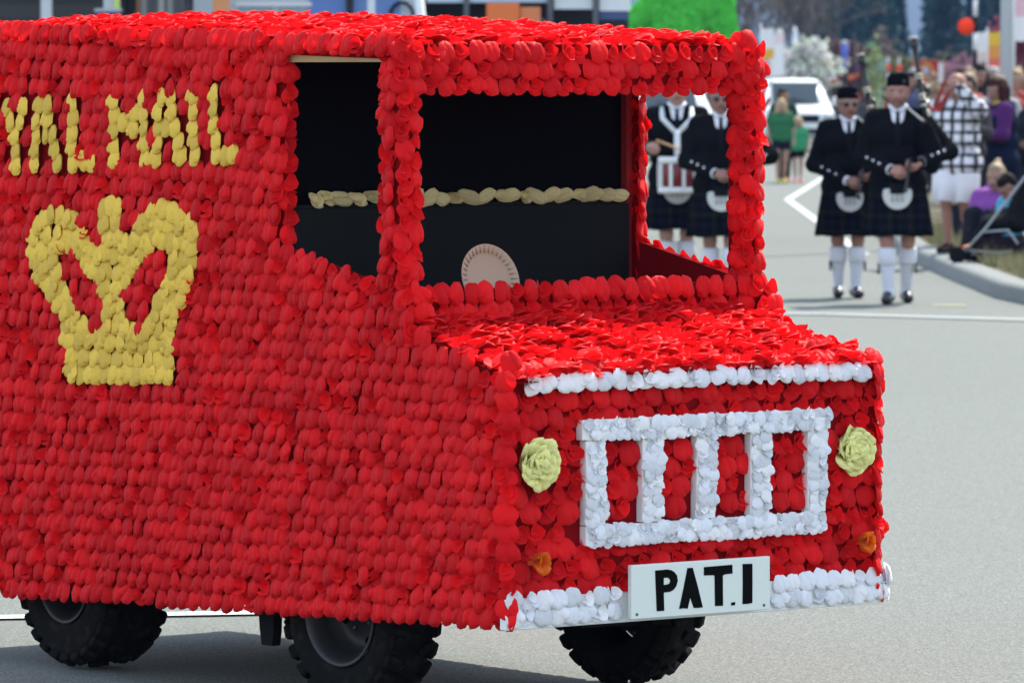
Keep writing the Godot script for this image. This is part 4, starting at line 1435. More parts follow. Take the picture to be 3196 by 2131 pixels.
func kerb_x(d: float) -> float:
	for i in range(5, KERB.size() - 1):
		if d <= KERB[i + 1][1]:
			return lerpf(KERB[i][0], KERB[i + 1][0], clampf((d - KERB[i][1]) / (KERB[i + 1][1] - KERB[i][1]), 0, 1))
	return 52.0

func paint_strip(called: String, pts: Array, w: float, m: Material) -> void:
	var st := new_st()
	for i in pts.size() - 1:
		var a := Vector3(pts[i][0], 0.008, -pts[i][1])
		var b := Vector3(pts[i + 1][0], 0.008, -pts[i + 1][1])
		var s := (b - a).normalized().cross(Vector3.UP) * w / 2
		quad(st, a - s, b - s, b + s, a + s)
	struct(called, done(st), m)

func setting() -> void:
	var noise := FastNoiseLite.new()
	noise.seed = 3
	noise.frequency = 0.12
	var road_m := asphalt()
	var soil := StandardMaterial3D.new()
	soil.albedo_texture = speckle_image(256, 0.62, 0.16, 9, 0.1)
	soil.albedo_color = Color(0.50, 0.46, 0.30)
	soil.uv1_triplanar = true
	soil.uv1_world_triplanar = true
	soil.uv1_scale = Vector3.ONE / 2.0
	soil.roughness = 0.95
	soil.vertex_color_use_as_albedo = true
	struct("ground", sheet(Vector2(-3500, -6000), Vector2(3500, 400), -0.012, 4, 4, noise, 0.0), soil)
	struct("road", sheet(Vector2(-40, -75), Vector2(40, 14), 0.0, 90, 90, noise, 0.10), road_m)
	# the road going away
	var st := new_st()
	var left := [[-40.0, 75.0], [-3.0, 75.0], [-1.5, 100.0], [1.5, 137.0], [7.0, 200.0], [18.0, 300.0], [42.0, 520.0]]
	for i in range(1, left.size() - 1):
		var a: float = left[i][1]
		var b: float = left[i + 1][1]
		st.set_color(Color.WHITE)
		quad(st, Vector3(left[i][0], 0, -a), Vector3(left[i + 1][0], 0, -b), Vector3(kerb_x(b) + 0.02, 0, -b), Vector3(kerb_x(a) + 0.02, 0, -a))
	struct("road_going_away", done(st), road_m)
	# verge behind the kerb and the kerb itself
	var vs := new_st()
	for i in KERB.size() - 1:
		var a := Vector3(KERB[i][0], 0.12, -KERB[i][1])
		var b := Vector3(KERB[i + 1][0], 0.12, -KERB[i + 1][1])
		vs.set_color(Color.WHITE)
		quad(vs, a + Vector3(0.15, 0, 0), b + Vector3(0.15, 0, 0), b + Vector3(60, 0.1, 0), a + Vector3(60, 0.1, 0))
	struct("verge", done(vs), soil)
	var ks := new_st()
	var rows := []
	for i in range(0, 113):
		var f := i / 112.0 * (KERB.size() - 1.001)
		var k := int(f)
		var p := Vector3(lerpf(KERB[k][0], KERB[k + 1][0], f - k), 0, -lerpf(KERB[k][1], KERB[k + 1][1], f - k))
		var k2 := mini(k + 1, KERB.size() - 1)
		var d := (Vector3(KERB[k2][0], 0, -KERB[k2][1]) - Vector3(KERB[k][0], 0, -KERB[k][1])).normalized()
		var s := d.cross(Vector3.UP)
		var r := PackedVector3Array()
		for e in [[-0.02, -0.05], [-0.01, 0.02], [0.015, 0.105], [0.03, 0.128], [0.06, 0.138], [0.24, 0.142], [0.26, 0.05]]:
			r.append(p + s * e[0] + Vector3(0, e[1], 0))
		rows.append(r)
	grid(ks, rows)
	var concrete := StandardMaterial3D.new()
	concrete.albedo_texture = speckle_image(256, 0.70, 0.05, 12, 0.05)
	concrete.albedo_color = Color(0.68, 0.70, 0.70)
	concrete.uv1_triplanar = true
	concrete.uv1_world_triplanar = true
	concrete.uv1_scale = Vector3.ONE / 1.5
	concrete.roughness = 0.9
	struct("kerb", done(ks), concrete)
	var gs := new_st()
	var gr := []
	for e in [[0, 0.012], [1, 0.010]]:
		pass
	var paint := mat(Color(0.80, 0.82, 0.80), 0.7)
	var worn := mat(Color(0.30, 0.32, 0.31), 0.85)
	paint_strip("road_line_near", [[-9.0, 18.20], [-1.72, 19.62], [-0.79, 19.80], [0.3, 20.02]], 0.12, paint)
	paint_strip("road_line_island", [[5.75, 106.0], [3.945, 84.0], [3.70, 69.6], [3.52, 58.6]], 0.115, mat(Color(0.47, 0.49, 0.48), 0.8))
	paint_strip("road_joint", [[0.2, 45.0], [2.39, 44.3], [3.9, 43.2]], 0.32, worn)
	var yel := mat(Color(0.55, 0.50, 0.22), 0.8)
	paint_strip("road_mark_yellow", [[3.30, 46.0], [3.55, 45.9]], 0.10, yel)
	# hills far away
	var hs := new_st()
	var hrows := []
	for i in 61:
		var x := -900.0 + 3000.0 * i / 60.0
		var h := 60.0 + 30.0 * noise.get_noise_1d(x * 0.05)
		var r := PackedVector3Array()
		for e in [[0.0, 0.0], [0.55, 200.0], [0.9, 420.0], [1.0, 600.0], [0.0, 1200.0]]:
			r.append(Vector3(x + 10.0 * noise.get_noise_2d(x, e[1]), h * e[0] - 0.5, -2500.0 - e[1]))
		hrows.append(r)
	grid(hs, hrows)
	struct("hills", done(hs), mat(Color(0.035, 0.055, 0.06), 0.95))

func grass_and_shrubs() -> void:
	var spots := []
	for i in 2600:
		var d := rng.randf_range(44.5, 62.0)
		spots.append(Vector3(kerb_x(d) + 0.3 + absf(rng.randfn()) * 0.9 + (0.0 if d > 46 else 0.7), 0.15 + rng.randf() * 0.05, -d))
	var st := new_st(false)
	for j in 4:
		var a := Vector3(rng.randfn() * 0.03, -0.05, rng.randfn() * 0.03)
		var t := a + Vector3(rng.randfn() * 0.07, 0.12 + rng.randf() * 0.08, rng.randfn() * 0.05)
		for p in [a, t, a + Vector3(0.014, 0, 0.004)]:
			st.add_vertex(p)
	var mm := MultiMesh.new()
	mm.transform_format = MultiMesh.TRANSFORM_3D
	mm.use_colors = true
	mm.mesh = done(st)
	mm.instance_count = spots.size()
	for i in spots.size():
		mm.set_instance_transform(i, Transform3D(Basis(Vector3.UP, rng.randf() * TAU) * Basis.from_scale(Vector3.ONE * rng.randf_range(0.5, 1.2)), spots[i]))
		mm.set_instance_color(i, Color(0.36, 0.31, 0.16).lerp(Color(0.16, 0.17, 0.06), rng.randf() * 0.8))
	var o := MultiMeshInstance3D.new()
	o.name = "dry_grass"
	o.multimesh = mm
	var gm := StandardMaterial3D.new()
	gm.vertex_color_use_as_albedo = true
	gm.roughness = 0.9
	o.material_override = gm
	o.set_meta("kind", "stuff")
	add_child(o)
	tag(o, "dry yellowish grass growing on the verge behind the kerb", "grass")
	for e in [[4.70, 53.2, 0.45, Color(0.05, 0.018, 0.016), "low dark reddish shrub under the pushchair"], [4.95, 51.5, 0.30, Color(0.03, 0.035, 0.015), "low dark green shrub on the verge at the right edge"]]:
		var sh := thing("shrub", e[4], "shrub", Vector3(e[0], 0.12, -e[1]))
		obj("stem", tube_mesh([Vector3.ZERO, Vector3(0, 0.2, 0)], [0.02, 0.01], 5), mat(Color(0.05, 0.04, 0.03)), sh)
		var pts := []
		for i in 420:
			var v := Vector3(rng.randfn(), rng.randfn() * 0.5, rng.randfn()) * 0.5
			pts.append(Vector3(0, 0.22, 0) + v * e[2])
		leaf_cards(sh, pts, 0.05, foliage(e[3]), "crown")

# ---------------------------------------------------------------- vehicles seen from the front (nose towards +z)
func shell(stations: Array) -> ArrayMesh:
	var st := new_st()
	var rows := []
	for s in stations:      # z, bottom, top, half width at bottom, at top, roundness
		var r := PackedVector3Array()
		var c: float = s[5]
		var w0: float = s[3]
		var w1: float = s[4]
		var y0: float = s[1]
		var y1: float = s[2]
		var left := [[w0 - c, y0], [w0, y0 + c], [lerpf(w0, w1, 0.5) + 0.02, lerpf(y0, y1, 0.5)], [w1, y1 - c], [w1 - c * 0.4, y1 - c * 0.3], [w1 - c * 1.5, y1 + 0.01], [0, y1 + 0.025]]
		for p in left:
			r.append(Vector3(p[0], p[1], s[0]))
		for j in range(left.size() - 2, -1, -1):
			r.append(Vector3(-left[j][0], left[j][1], s[0]))
		rows.append(r)
	var a := PackedVector3Array()
	var b := PackedVector3Array()
	for p in rows[0]:
		a.append(Vector3(0, (stations[0][1] + stations[0][2]) / 2, stations[0][0]))
		b.append(Vector3(0, (stations[-1][1] + stations[-1][2]) / 2, stations[-1][0]))
	rows.push_front(a)
	rows.append(b)
	grid(st, rows, true)
	return done(st)

func ute(called: String, label: String, at: Vector3, turn: float, group: String) -> void:
	var o := thing(called, label, "vehicle", at, turn, group)
	var white := mat(Color(0.80, 0.82, 0.82), 0.25)
	var glass := mat(Color(0.03, 0.045, 0.05), 0.06)
	var black := mat(Color(0.015, 0.015, 0.016), 0.6)
	obj("body", shell([[0.0, 0.42, 0.78, 0.72, 0.68, 0.06], [-0.10, 0.34, 0.92, 0.84, 0.74, 0.08], [-0.45, 0.30, 0.98, 0.87, 0.80, 0.08], [-1.25, 0.30, 1.05, 0.88, 0.84, 0.08], [-2.6, 0.30, 1.06, 0.88, 0.86, 0.08], [-4.6, 0.34, 1.04, 0.88, 0.86, 0.06], [-4.7, 0.45, 0.98, 0.84, 0.82, 0.06]]), white, o)
	obj("cabin", shell([[-1.15, 0.98, 1.02, 0.83, 0.80, 0.03], [-1.55, 0.98, 1.34, 0.83, 0.72, 0.05], [-1.95, 0.98, 1.60, 0.84, 0.66, 0.07], [-2.3, 0.98, 1.66, 0.84, 0.64, 0.08], [-3.2, 0.98, 1.64, 0.84, 0.64, 0.08], [-3.4, 0.98, 1.50, 0.84, 0.68, 0.06], [-3.5, 0.98, 1.1, 0.84, 0.80, 0.04]]), white, o)
	var ws := new_st()
	var rows := []
	for e in [[-1.205, 1.075, 0.735], [-1.53, 1.34, 0.665], [-1.86, 1.575, 0.59]]:
		var r := PackedVector3Array()
		for j in 9:
			var q := j / 4.0 - 1.0
			r.append(Vector3(e[2] * q, e[1] + 0.012, e[0] + 0.045 - 0.10 * q * q))
		rows.append(r)
	grid(ws, rows)
	obj("windscreen", done(ws), glass, o)
	for s in [-1.0, 1.0]:
		obj("headlight", soft_box(Vector3(s * 0.62 - 0.15, 0.70, -0.10), Vector3(s * 0.62 + 0.15, 0.86, 0.0), 0.04), mat(Color(0.55, 0.58, 0.60), 0.15, 0.3), o)
		obj("mirror", soft_box(Vector3(s * 0.98 - 0.10, 1.05, -1.45), Vector3(s * 0.98 + 0.10, 1.25, -1.35), 0.04), white, o)
		for z in [-0.85, -3.75]:
			var w := obj("wheel", lathe_mesh([[0.0, -0.10], [0.30, -0.10], [0.34, -0.06], [0.34, 0.06], [0.30, 0.10], [0.0, 0.10]], 24), black, o, Transform3D(Basis(Vector3.BACK, PI / 2), Vector3(s * 0.76, 0.34, z)))
			obj("hub", lathe_mesh([[0.0, 0.11], [0.18, 0.108], [0.20, 0.10]], 16), mat(Color(0.4, 0.4, 0.4), 0.3, 0.6), w)
		obj("side_window", box_mesh(Vector3(s * 0.80 - 0.02, 1.10, -3.1), Vector3(s * 0.80 + 0.02, 1.45, -1.9)), glass, o)
	obj("grille", soft_box(Vector3(-0.42, 0.66, -0.03), Vector3(0.42, 0.84, 0.018), 0.02), black, o)
	obj("lower_grille", soft_box(Vector3(-0.50, 0.40, -0.05), Vector3(0.50, 0.52, 0.012), 0.02), black, o)
	obj("number_plate", box_mesh(Vector3(-0.18, 0.54, 0.012), Vector3(0.18, 0.64, 0.030)), mat(Color(0.75, 0.76, 0.76), 0.5), o)
	for s in [-1.0, 1.0]:
		obj("wiper", tube_mesh([Vector3(s * 0.1 + 0.25, 1.10, -1.14), Vector3(s * 0.1 - 0.2, 1.22, -1.29)], [0.010], 5), black, o)

# ---------------------------------------------------------------- shop fronts on the far side of the junction
func shops() -> void:
	var z := -62.0
	var glass := mat(Color(0.03, 0.04, 0.05), 0.08)
	var pale := mat(Color(0.62, 0.67, 0.72), 0.7)
	var a := thing("weatherboard_building", "dark grey weatherboard building with pale verandah posts at the far left", "building", Vector3(-5.0, 0, z))
	var board_m := [mat(Color(0.055, 0.060, 0.062), 0.8), mat(Color(0.068, 0.072, 0.073), 0.8), mat(Color(0.048, 0.054, 0.057), 0.8)]
	obj("wall", box_mesh(Vector3(-3.2, 0, -4.0), Vector3(1.62, 3.6, 0.0)), mat(Color(0.05, 0.055, 0.06)), a)
	for i in 24:
		var bs := new_st(false)
		box(bs, Vector3(-3.2, i * 0.15, 0.001), Vector3(1.62, i * 0.15 + 0.145, 0.022), Transform3D(Basis(), Vector3.ZERO))
		obj("weatherboard", done(bs), board_m[i % 3], a)
	obj("roof", box_mesh(Vector3(-3.4, 3.6, -4.2), Vector3(1.7, 3.75, 1.6)), mat(Color(0.10, 0.10, 0.11)), a)
	for x in [0.145, 0.80]:
		obj("post", soft_box(Vector3(x - 0.058, 0, 0.6), Vector3(x + 0.058, 3.6, 0.72), 0.01), pale, a)
	obj("downpipe", tube_mesh([Vector3(0.98, 0, 0.08), Vector3(0.98, 3.6, 0.08)], [0.05], 8), mat(Color(0.03, 0.03, 0.03)), a)
	var w := obj("window", box_mesh(Vector3(1.08, 1.0, 0.0225), Vector3(1.55, 2.75, 0.030)), glass, a)
	obj("window_frame", box_mesh(Vector3(1.04, 1.0, 0.0225), Vector3(1.078, 2.75, 0.06)), mat(Color(0.35, 0.16, 0.09), 0.7), w)
	for i in 5:
		obj("blind_slat", box_mesh(Vector3(1.09 + i * 0.092, 1.02, 0.0305), Vector3(1.15 + i * 0.092, 2.7, 0.036)), mat([Color(0.30, 0.31, 0.30), Color(0.10, 0.10, 0.11), Color(0.42, 0.42, 0.40)][i % 3]), w)
	var si := thing("shop_sign", "small flat blue sign with grey cap showing above the roof edge", "sign", Vector3(-4.12, 0, -60.0))
	obj("pole", tube_mesh([Vector3(0, 0, 0), Vector3(0, 2.3, 0)], [0.03], 8), pale, si)
	obj("sign_board", soft_box(Vector3(-0.125, 2.15, -0.04), Vector3(0.125, 2.435, 0.04), 0.01), mat(Color(0.02, 0.025, 0.20), 0.5), si)
	obj("cap", soft_box(Vector3(-0.14, 2.436, -0.05), Vector3(0.14, 2.475, 0.05), 0.01), mat(Color(0.35, 0.37, 0.40), 0.5), si)
	var lime := thing("banner", "narrow bright yellow-green banner hanging beside a dark pipe", "banner", Vector3(-4.11, 0, -61.2))
	obj("cloth", box_mesh(Vector3(-0.03, 1.6, -0.01), Vector3(0.03, 2.9, 0.01)), mat(Color(0.62, 0.75, 0.22), 0.8), lime)
	# blue and white shop
	var b := thing("blue_shop", "pale grey and blue shop building with white framed windows", "building", Vector3(-3.38, 0, z))
	obj("wall", box_mesh(Vector3(0.02, 0, -4), Vector3(2.42, 3.8, 0.0)), mat(Color(0.50, 0.56, 0.62), 0.8), b)
	for e in [[0.50, 0.86], [0.92, 1.24]]:
		var wi := obj("window", box_mesh(Vector3(e[0], 1.0, 0.001), Vector3(e[1], 2.52, 0.012)), mat(Color(0.25, 0.32, 0.40), 0.1), b)
		obj("window_frame", box_mesh(Vector3(e[0] - 0.03, 2.521, 0.001), Vector3(e[1] + 0.03, 2.56, 0.04)), mat(Color(0.75, 0.76, 0.76)), wi)
	obj("blue_panel", box_mesh(Vector3(1.245, 0.4, 0.001), Vector3(1.63, 3.3, 0.03)), mat(Color(0.12, 0.22, 0.52), 0.6), b)
	obj("blue_panel", box_mesh(Vector3(1.71, 0.4, 0.001), Vector3(2.20, 3.3, 0.03)), mat(Color(0.13, 0.23, 0.50), 0.6), b)
	obj("post", box_mesh(Vector3(1.64, 0, 0.001), Vector3(1.70, 3.6, 0.09)), mat(Color(0.04, 0.045, 0.05)), b)
	obj("post", box_mesh(Vector3(1.87, 0, 0.5), Vector3(1.95, 3.6, 0.58)), pale, b)
	obj("roof", box_mesh(Vector3(-0.02, 3.8, -4.1), Vector3(2.45, 3.95, 0.7)), mat(Color(0.3, 0.32, 0.34)), b)
	var arch := new_st()
	var ap := []
	for j in 9:
		var an := PI * j / 8.0
		ap.append(Vector3(2.22 + cos(an) * 0.12, 2.42 + sin(an) * 0.14, 0.06))
	tube(arch, ap, [0.02], 6)
	obj("arch", done(arch), mat(Color(0.02, 0.02, 0.02)), b)
	var ob := thing("orange_board", "orange board beside the pale shop window", "sign", Vector3(-3.04, 0, -61.5))
	obj("panel", soft_box(Vector3(-0.09, 0.8, -0.02), Vector3(0.09, 2.62, 0.02), 0.01), mat(Color(0.70, 0.30, 0.13), 0.7), ob)
	obj("foot", box_mesh(Vector3(-0.2, 0, -0.15), Vector3(0.2, 0.05, 0.15)), mat(Color(0.1, 0.1, 0.1)), ob)
	obj("post", box_mesh(Vector3(-0.02, 0.05, -0.06), Vector3(0.02, 0.85, -0.022)), mat(Color(0.1, 0.1, 0.1)), ob)
	# verandah shop
	var c := thing("verandah_shop", "dark shop front under a pale blue verandah fascia", "building", Vector3(-0.9, 0, z))
	obj("wall", box_mesh(Vector3(-0.04, 0, -4), Vector3(2.14, 4.0, -0.6)), mat(Color(0.045, 0.05, 0.06), 0.7), c)
	obj("fascia", soft_box(Vector3(0.0, 2.555, -0.05), Vector3(1.32, 2.85, 0.05), 0.01), mat(Color(0.50, 0.60, 0.74), 0.6), c)
	obj("verandah_roof", box_mesh(Vector3(0.0, 2.86, -0.6), Vector3(2.16, 2.92, 0.06)), pale, c)
	for x in [0.42, 1.30, 1.78]:
		obj("post", soft_box(Vector3(x - 0.03, 0, 0.06), Vector3(x + 0.03, 2.9, 0.12), 0.008), mat(Color(0.10, 0.11, 0.12)), c)
	obj("window", box_mesh(Vector3(0.1, 0.6, -0.599), Vector3(0.95, 2.4, -0.58)), glass, c)
	obj("window", box_mesh(Vector3(1.0, 0.6, -0.599), Vector3(1.26, 2.4, -0.58)), glass, c)
	obj("white_panel", box_mesh(Vector3(1.345, 2.49, -0.05), Vector3(1.75, 2.85, 0.05)), mat(Color(0.62, 0.68, 0.70), 0.7), c)
	obj("white_panel", box_mesh(Vector3(1.82, 2.47, -0.05), Vector3(2.15, 2.85, 0.05)), mat(Color(0.68, 0.72, 0.74), 0.7), c)
	obj("blue_band", box_mesh(Vector3(1.82, 2.38, -0.05), Vector3(2.12, 2.468, 0.04)), mat(Color(0.05, 0.08, 0.20), 0.7), c)
	var oc := thing("orange_crate", "orange box-shaped sign board under the verandah", "sign", Vector3(0.0, 0, -61.75))
	obj("panel", soft_box(Vector3(-0.27, 1.2, -0.10), Vector3(0.08, 2.55, 0.05), 0.01), mat(Color(0.72, 0.17, 0.04), 0.7), oc)
	obj("side_panel", soft_box(Vector3(0.084, 1.2, -0.10), Vector3(0.30, 2.51, 0.02), 0.01), mat(Color(0.62, 0.20, 0.08), 0.7), oc)
	for x in [-0.2, 0.2]:
		obj("leg", box_mesh(Vector3(x - 0.02, 0, -0.06), Vector3(x + 0.02, 1.199, -0.02)), mat(Color(0.1, 0.1, 0.1)), oc)
	var fp := thing("flag_pole", "white slanting pole leaning in front of the shops", "pole", Vector3(-0.95, 0, -60.6))
	obj("shaft", tube_mesh([Vector3(0.25, 0, 0), Vector3(-0.05, 3.0, 0)], [0.05, 0.05], 8), mat(Color(0.75, 0.77, 0.78)), fp)

func banner_flag(label: String, at: Vector3, h0: float, h1: float, w: float, cols: Array, category := "banner") -> void:
	var o := thing("banner", label, category, at)
	obj("pole", tube_mesh([Vector3(-w * 0.55, 0, 0), Vector3(-w * 0.55, h1 + 0.1, 0)], [0.025], 6), mat(Color(0.6, 0.62, 0.63)), o)
	var n := cols.size()
	for i in n:
		var st := new_st()
		var rows := []
		for a in 4:
			var y := lerpf(h0, h1, (i + a / 3.0) / n)
			var r := PackedVector3Array()
			for j in 6:
				var x := w * (j / 5.0 - 0.5)
				r.append(Vector3(x, y - 0.06 * w * sin(j * 0.9), 0.05 * w * sin(j * 1.3 + y * 2.0)))
			rows.append(r)
		grid(st, rows)
		obj("cloth_panel", done(st), mat(cols[i], 0.8), o)

func disc_plastic() -> StandardMaterial3D:
	if not mats.has("disc"):
		var m := StandardMaterial3D.new()
		m.albedo_color = Color(0.85, 0.085, 0.01).linear_to_srgb()
		m.roughness = 0.6
		m.backlight_enabled = true
		m.backlight = Color(0.9, 0.10, 0.02)
		mats["disc"] = m
	return mats["disc"]

func crossing_pole(label: String, at: Vector3, h: float, disc_h: float, r: float, dx: float, bands: float, group := "") -> void:
	var o := thing("crossing_pole", label, "crossing pole", at, 0.0, group)
	var n := int(h / bands)
	for i in n:
		obj("band", tube_mesh([Vector3(0, i * bands, 0), Vector3(0, (i + 1) * bands, 0)], [0.038], 12), mat(Color(0.75, 0.76, 0.76), 0.6) if i % 2 else mat(Color(0.012, 0.012, 0.013), 0.6), o)
	var d := obj("disc", lathe_mesh([[0.0, 0.012], [r - 0.01, 0.012], [r, 0.0], [r - 0.01, -0.012], [0.0, -0.012]], 32), disc_plastic(), o, Transform3D(Basis(Vector3.RIGHT, PI / 2), Vector3(dx, disc_h, 0.06)))
	obj("disc_bracket", tube_mesh([Vector3(0, disc_h, 0.0), Vector3(dx, disc_h, 0.03)], [0.014], 6), mat(Color(0.05, 0.05, 0.05)), o)

func far_floats() -> void:
	# float with white blossom
	var o := thing("blossom_float", "distant grey parade float topped with a big bunch of white blossom", "parade float", Vector3(7.35, 0, -149))
	var grey := mat(Color(0.42, 0.46, 0.48), 0.8)
	obj("deck", soft_box(Vector3(-0.75, 0.45, -3.5), Vector3(0.75, 0.75, 0.0), 0.03), grey, o)
	for i in 7:
		obj("slat", box_mesh(Vector3(-0.72, 0.76 + i * 0.19, -0.06), Vector3(0.72, 0.76 + i * 0.19 + 0.165, 0.0)), mat([Color(0.22, 0.27, 0.29), Color(0.30, 0.34, 0.36)][i % 2], 0.8), o)
	obj("brace", tube_mesh([Vector3(-0.70, 1.2, 0.1), Vector3(-0.08, 2.1, 0.1)], [0.09, 0.07], 8), mat(Color(0.62, 0.64, 0.64)), o)
	for s in [-1.0, 1.0]:
		obj("wheel", lathe_mesh([[0.0, -0.1], [0.3, -0.1], [0.33, 0.0], [0.3, 0.1], [0.0, 0.1]], 20), mat(Color(0.02, 0.02, 0.02)), o, Transform3D(Basis(Vector3.BACK, PI / 2), Vector3(s * 0.62, 0.33, -1.5)))
	var spots := []
	for i in 700:
		var v := Vector3(rng.randfn(), rng.randfn(), rng.randfn())
		spots.append(Vector3(0.10, 1.95, 0.15) + Vector3(v.x * 0.36, v.y * 0.22, v.z * 0.2))
	for i in 260:
		spots.append(Vector3(0.18, 2.42, 0.1) + Vector3(rng.randfn() * 0.16, rng.randfn() * 0.10, rng.randfn() * 0.1))
	for i in 160:
		spots.append(Vector3(-0.62, 1.75, 0.25) + Vector3(rng.randfn() * 0.08, rng.randfn() * 0.42, rng.randfn() * 0.1))
	leaf_cards(o, spots, 0.15, foliage(Color(0.72, 0.73, 0.68)), "white_blossom")
	obj("tub", lathe_mesh([[0.0, 0.0], [0.16, 0.0], [0.20, 0.42], [0.0, 0.42]], 14), mat(Color(0.03, 0.10, 0.07)), o, Transform3D(Basis(), Vector3(0.28, 1.05, 0.25)))
	obj("leaves", ball_mesh(Vector3(0.02, 1.38, 0.3), Vector3(0.10, 0.22, 0.08), 8), mat(Color(0.32, 0.50, 0.03)), o)
	var ob := thing("white_obelisk", "tall thin white pointed pillar standing behind the white blossom", "pillar", Vector3(7.95, 0, -165))
	obj("shaft", lathe_mesh([[0.09, 0.0], [0.08, 2.4], [0.10, 2.7], [0.05, 3.0], [0.0, 3.12]], 8), mat(Color(0.70, 0.76, 0.82)), ob)
	# float with orange flowers
	var p := thing("flower_float", "distant dark parade float with orange and purple flowers and brown posts", "parade float", Vector3(9.15, 0, -158))
	obj("deck", soft_box(Vector3(-0.62, 0.4, -3.5), Vector3(0.75, 0.95, 0.0), 0.03), mat(Color(0.05, 0.05, 0.055)), p)
	obj("back_frame", soft_box(Vector3(-0.55, 0.96, -0.5), Vector3(0.60, 1.75, -0.3), 0.02), mat(Color(0.07, 0.065, 0.06)), p)
	for e in [[-0.42, 2.75, 0.07, -0.03], [-0.02, 2.72, 0.05, 0.08]]:
		obj("post", tube_mesh([Vector3(e[0], 0.96, 0), Vector3(e[0], 2.45, 0), Vector3(e[0] + e[3], e[1], 0)], [e[2], e[2], 0.03], 7), mat(Color(0.09, 0.04, 0.03)), p)
	obj("blue_post", tube_mesh([Vector3(-0.22, 1.9, 0.12), Vector3(-0.22, 2.58, 0.12)], [0.09, 0.10], 8), mat(Color(0.10, 0.13, 0.45)), p)
	obj("pale_cap", ball_mesh(Vector3(-0.22, 2.62, 0.12), Vector3(0.10, 0.06, 0.06), 8), mat(Color(0.5, 0.52, 0.5)), p)
	obj("crooked_arm", tube_mesh([Vector3(0.22, 0.96, 0.05), Vector3(0.22, 2.50, 0.05), Vector3(0.45, 2.62, 0.05)], [0.055, 0.05, 0.035], 7), mat(Color(0.10, 0.045, 0.03)), p)
	obj("green_pennant", box_mesh(Vector3(0.36, 2.48, 0.10), Vector3(0.62, 2.66, 0.13)), mat(Color(0.06, 0.20, 0.12)), p)
	var hoop := []
	for j in 17:
		hoop.append(Vector3(0.42 + cos(TAU * j / 16) * 0.14, 2.18 + sin(TAU * j / 16) * 0.20, 0.05))
	obj("hoop", tube_mesh(hoop, [0.02], 6), mat(Color(0.03, 0.03, 0.035)), p)
	for i in 46:
		var q := Vector3(rng.randf_range(-0.62, 0.72), rng.randf_range(1.05, 2.0), 0.02 + rng.randf() * 0.15)
		var c: Color = [Color(0.62, 0.12, 0.02), Color(0.14, 0.05, 0.22), Color(0.55, 0.58, 0.55), Color(0.05, 0.06, 0.03), Color(0.09, 0.07, 0.08)][i % 5]
		obj("flower", ball_mesh(q, Vector3(0.075, 0.075, 0.05) * rng.randf_range(0.6, 1.2), 8), mat(c), p)
	var lf := []
	for i in 300:
		lf.append(Vector3(0.62 + rng.randfn() * 0.12, 1.75 + rng.randfn() * 0.36, 0.2 + rng.randfn() * 0.1))
	leaf_cards(p, lf, 0.10, foliage(Color(0.40, 0.48, 0.24)), "pale_flowers")
	var ss := thing("shop_awning", "red and white striped awning beyond the parade floats", "awning", Vector3(8.9, 0, -190))
	for i in 7:
		obj("stripe", box_mesh(Vector3(-0.78, 2.02 + i * 0.05, -0.4 + i * 0.01), Vector3(0.78, 2.068 + i * 0.05, 0.0)), mat(Color(0.60, 0.10, 0.08) if i % 2 else Color(0.72, 0.66, 0.62)), ss)
	obj("stall_front", box_mesh(Vector3(-0.78, 0.0, -0.5), Vector3(0.78, 2.01, -0.1)), mat(Color(0.30, 0.32, 0.33)), ss)

# large plush green shape that rises behind the roof
func green_float() -> void:
	var o := thing("green_plush_float", "big bright green fuzzy rounded shape on a trailer, rising behind the red roof", "parade float", Vector3(3.74, 0, -130.5))
	var m := StandardMaterial3D.new()
	m.albedo_color = Color(0.15, 0.70, 0.11).linear_to_srgb()
	m.roughness = 0.95
	m.metallic_specular = 0.1
	var sk := Flesh.new()
	sk.add(blob([[Vector3(-0.05, 1.9, 0), Vector3(-0.05, 2.8, 0), 0.62, 0.62], [Vector3(-0.30, 3.25, 0), Vector3(0.62, 3.36, 0), 0.40, 0.46], [Vector3(0.0, 3.8, 0.05), Vector3(0.0, 4.2, 0.05), 0.42, 0.38], [Vector3(0.80, 3.40, 0), Vector3(1.05, 2.3, 0.1), 0.34, 0.24], [Vector3(-0.55, 3.32, 0), Vector3(-1.50, 2.60, 0.1), 0.27, 0.22]], 0.05, 0.16), Transform3D.IDENTITY, Color.WHITE)
	obj("plush_body", sk.mesh(), m, o)
	var spots := []
	for v in sk.v.size():
		for q in 2:
			spots.append(sk.v[v] + Vector3(rng.randfn(), rng.randfn(), rng.randfn()) * 0.02)
	leaf_cards(o, spots, 0.085, m, "fuzz")
	obj("trailer_deck", soft_box(Vector3(-0.9, 1.0, -1.5), Vector3(0.9, 1.3, 1.0), 0.04), mat(Color(0.1, 0.1, 0.1)), o)
	for e in [[-0.75, -0.4], [0.75, -0.4]]:
		obj("wheel", lathe_mesh([[0.0, -0.1], [0.3, -0.1], [0.33, 0.0], [0.3, 0.1], [0.0, 0.1]], 16), mat(Color(0.02, 0.02, 0.02)), o, Transform3D(Basis(Vector3.BACK, PI / 2), Vector3(e[0], 0.33, e[1])))
		obj("axle_frame", box_mesh(Vector3(e[0] * 0.8 - 0.05, 0.3, -0.5), Vector3(e[0] * 0.8 + 0.05, 0.999, -0.3)), mat(Color(0.05, 0.05, 0.05)), o)

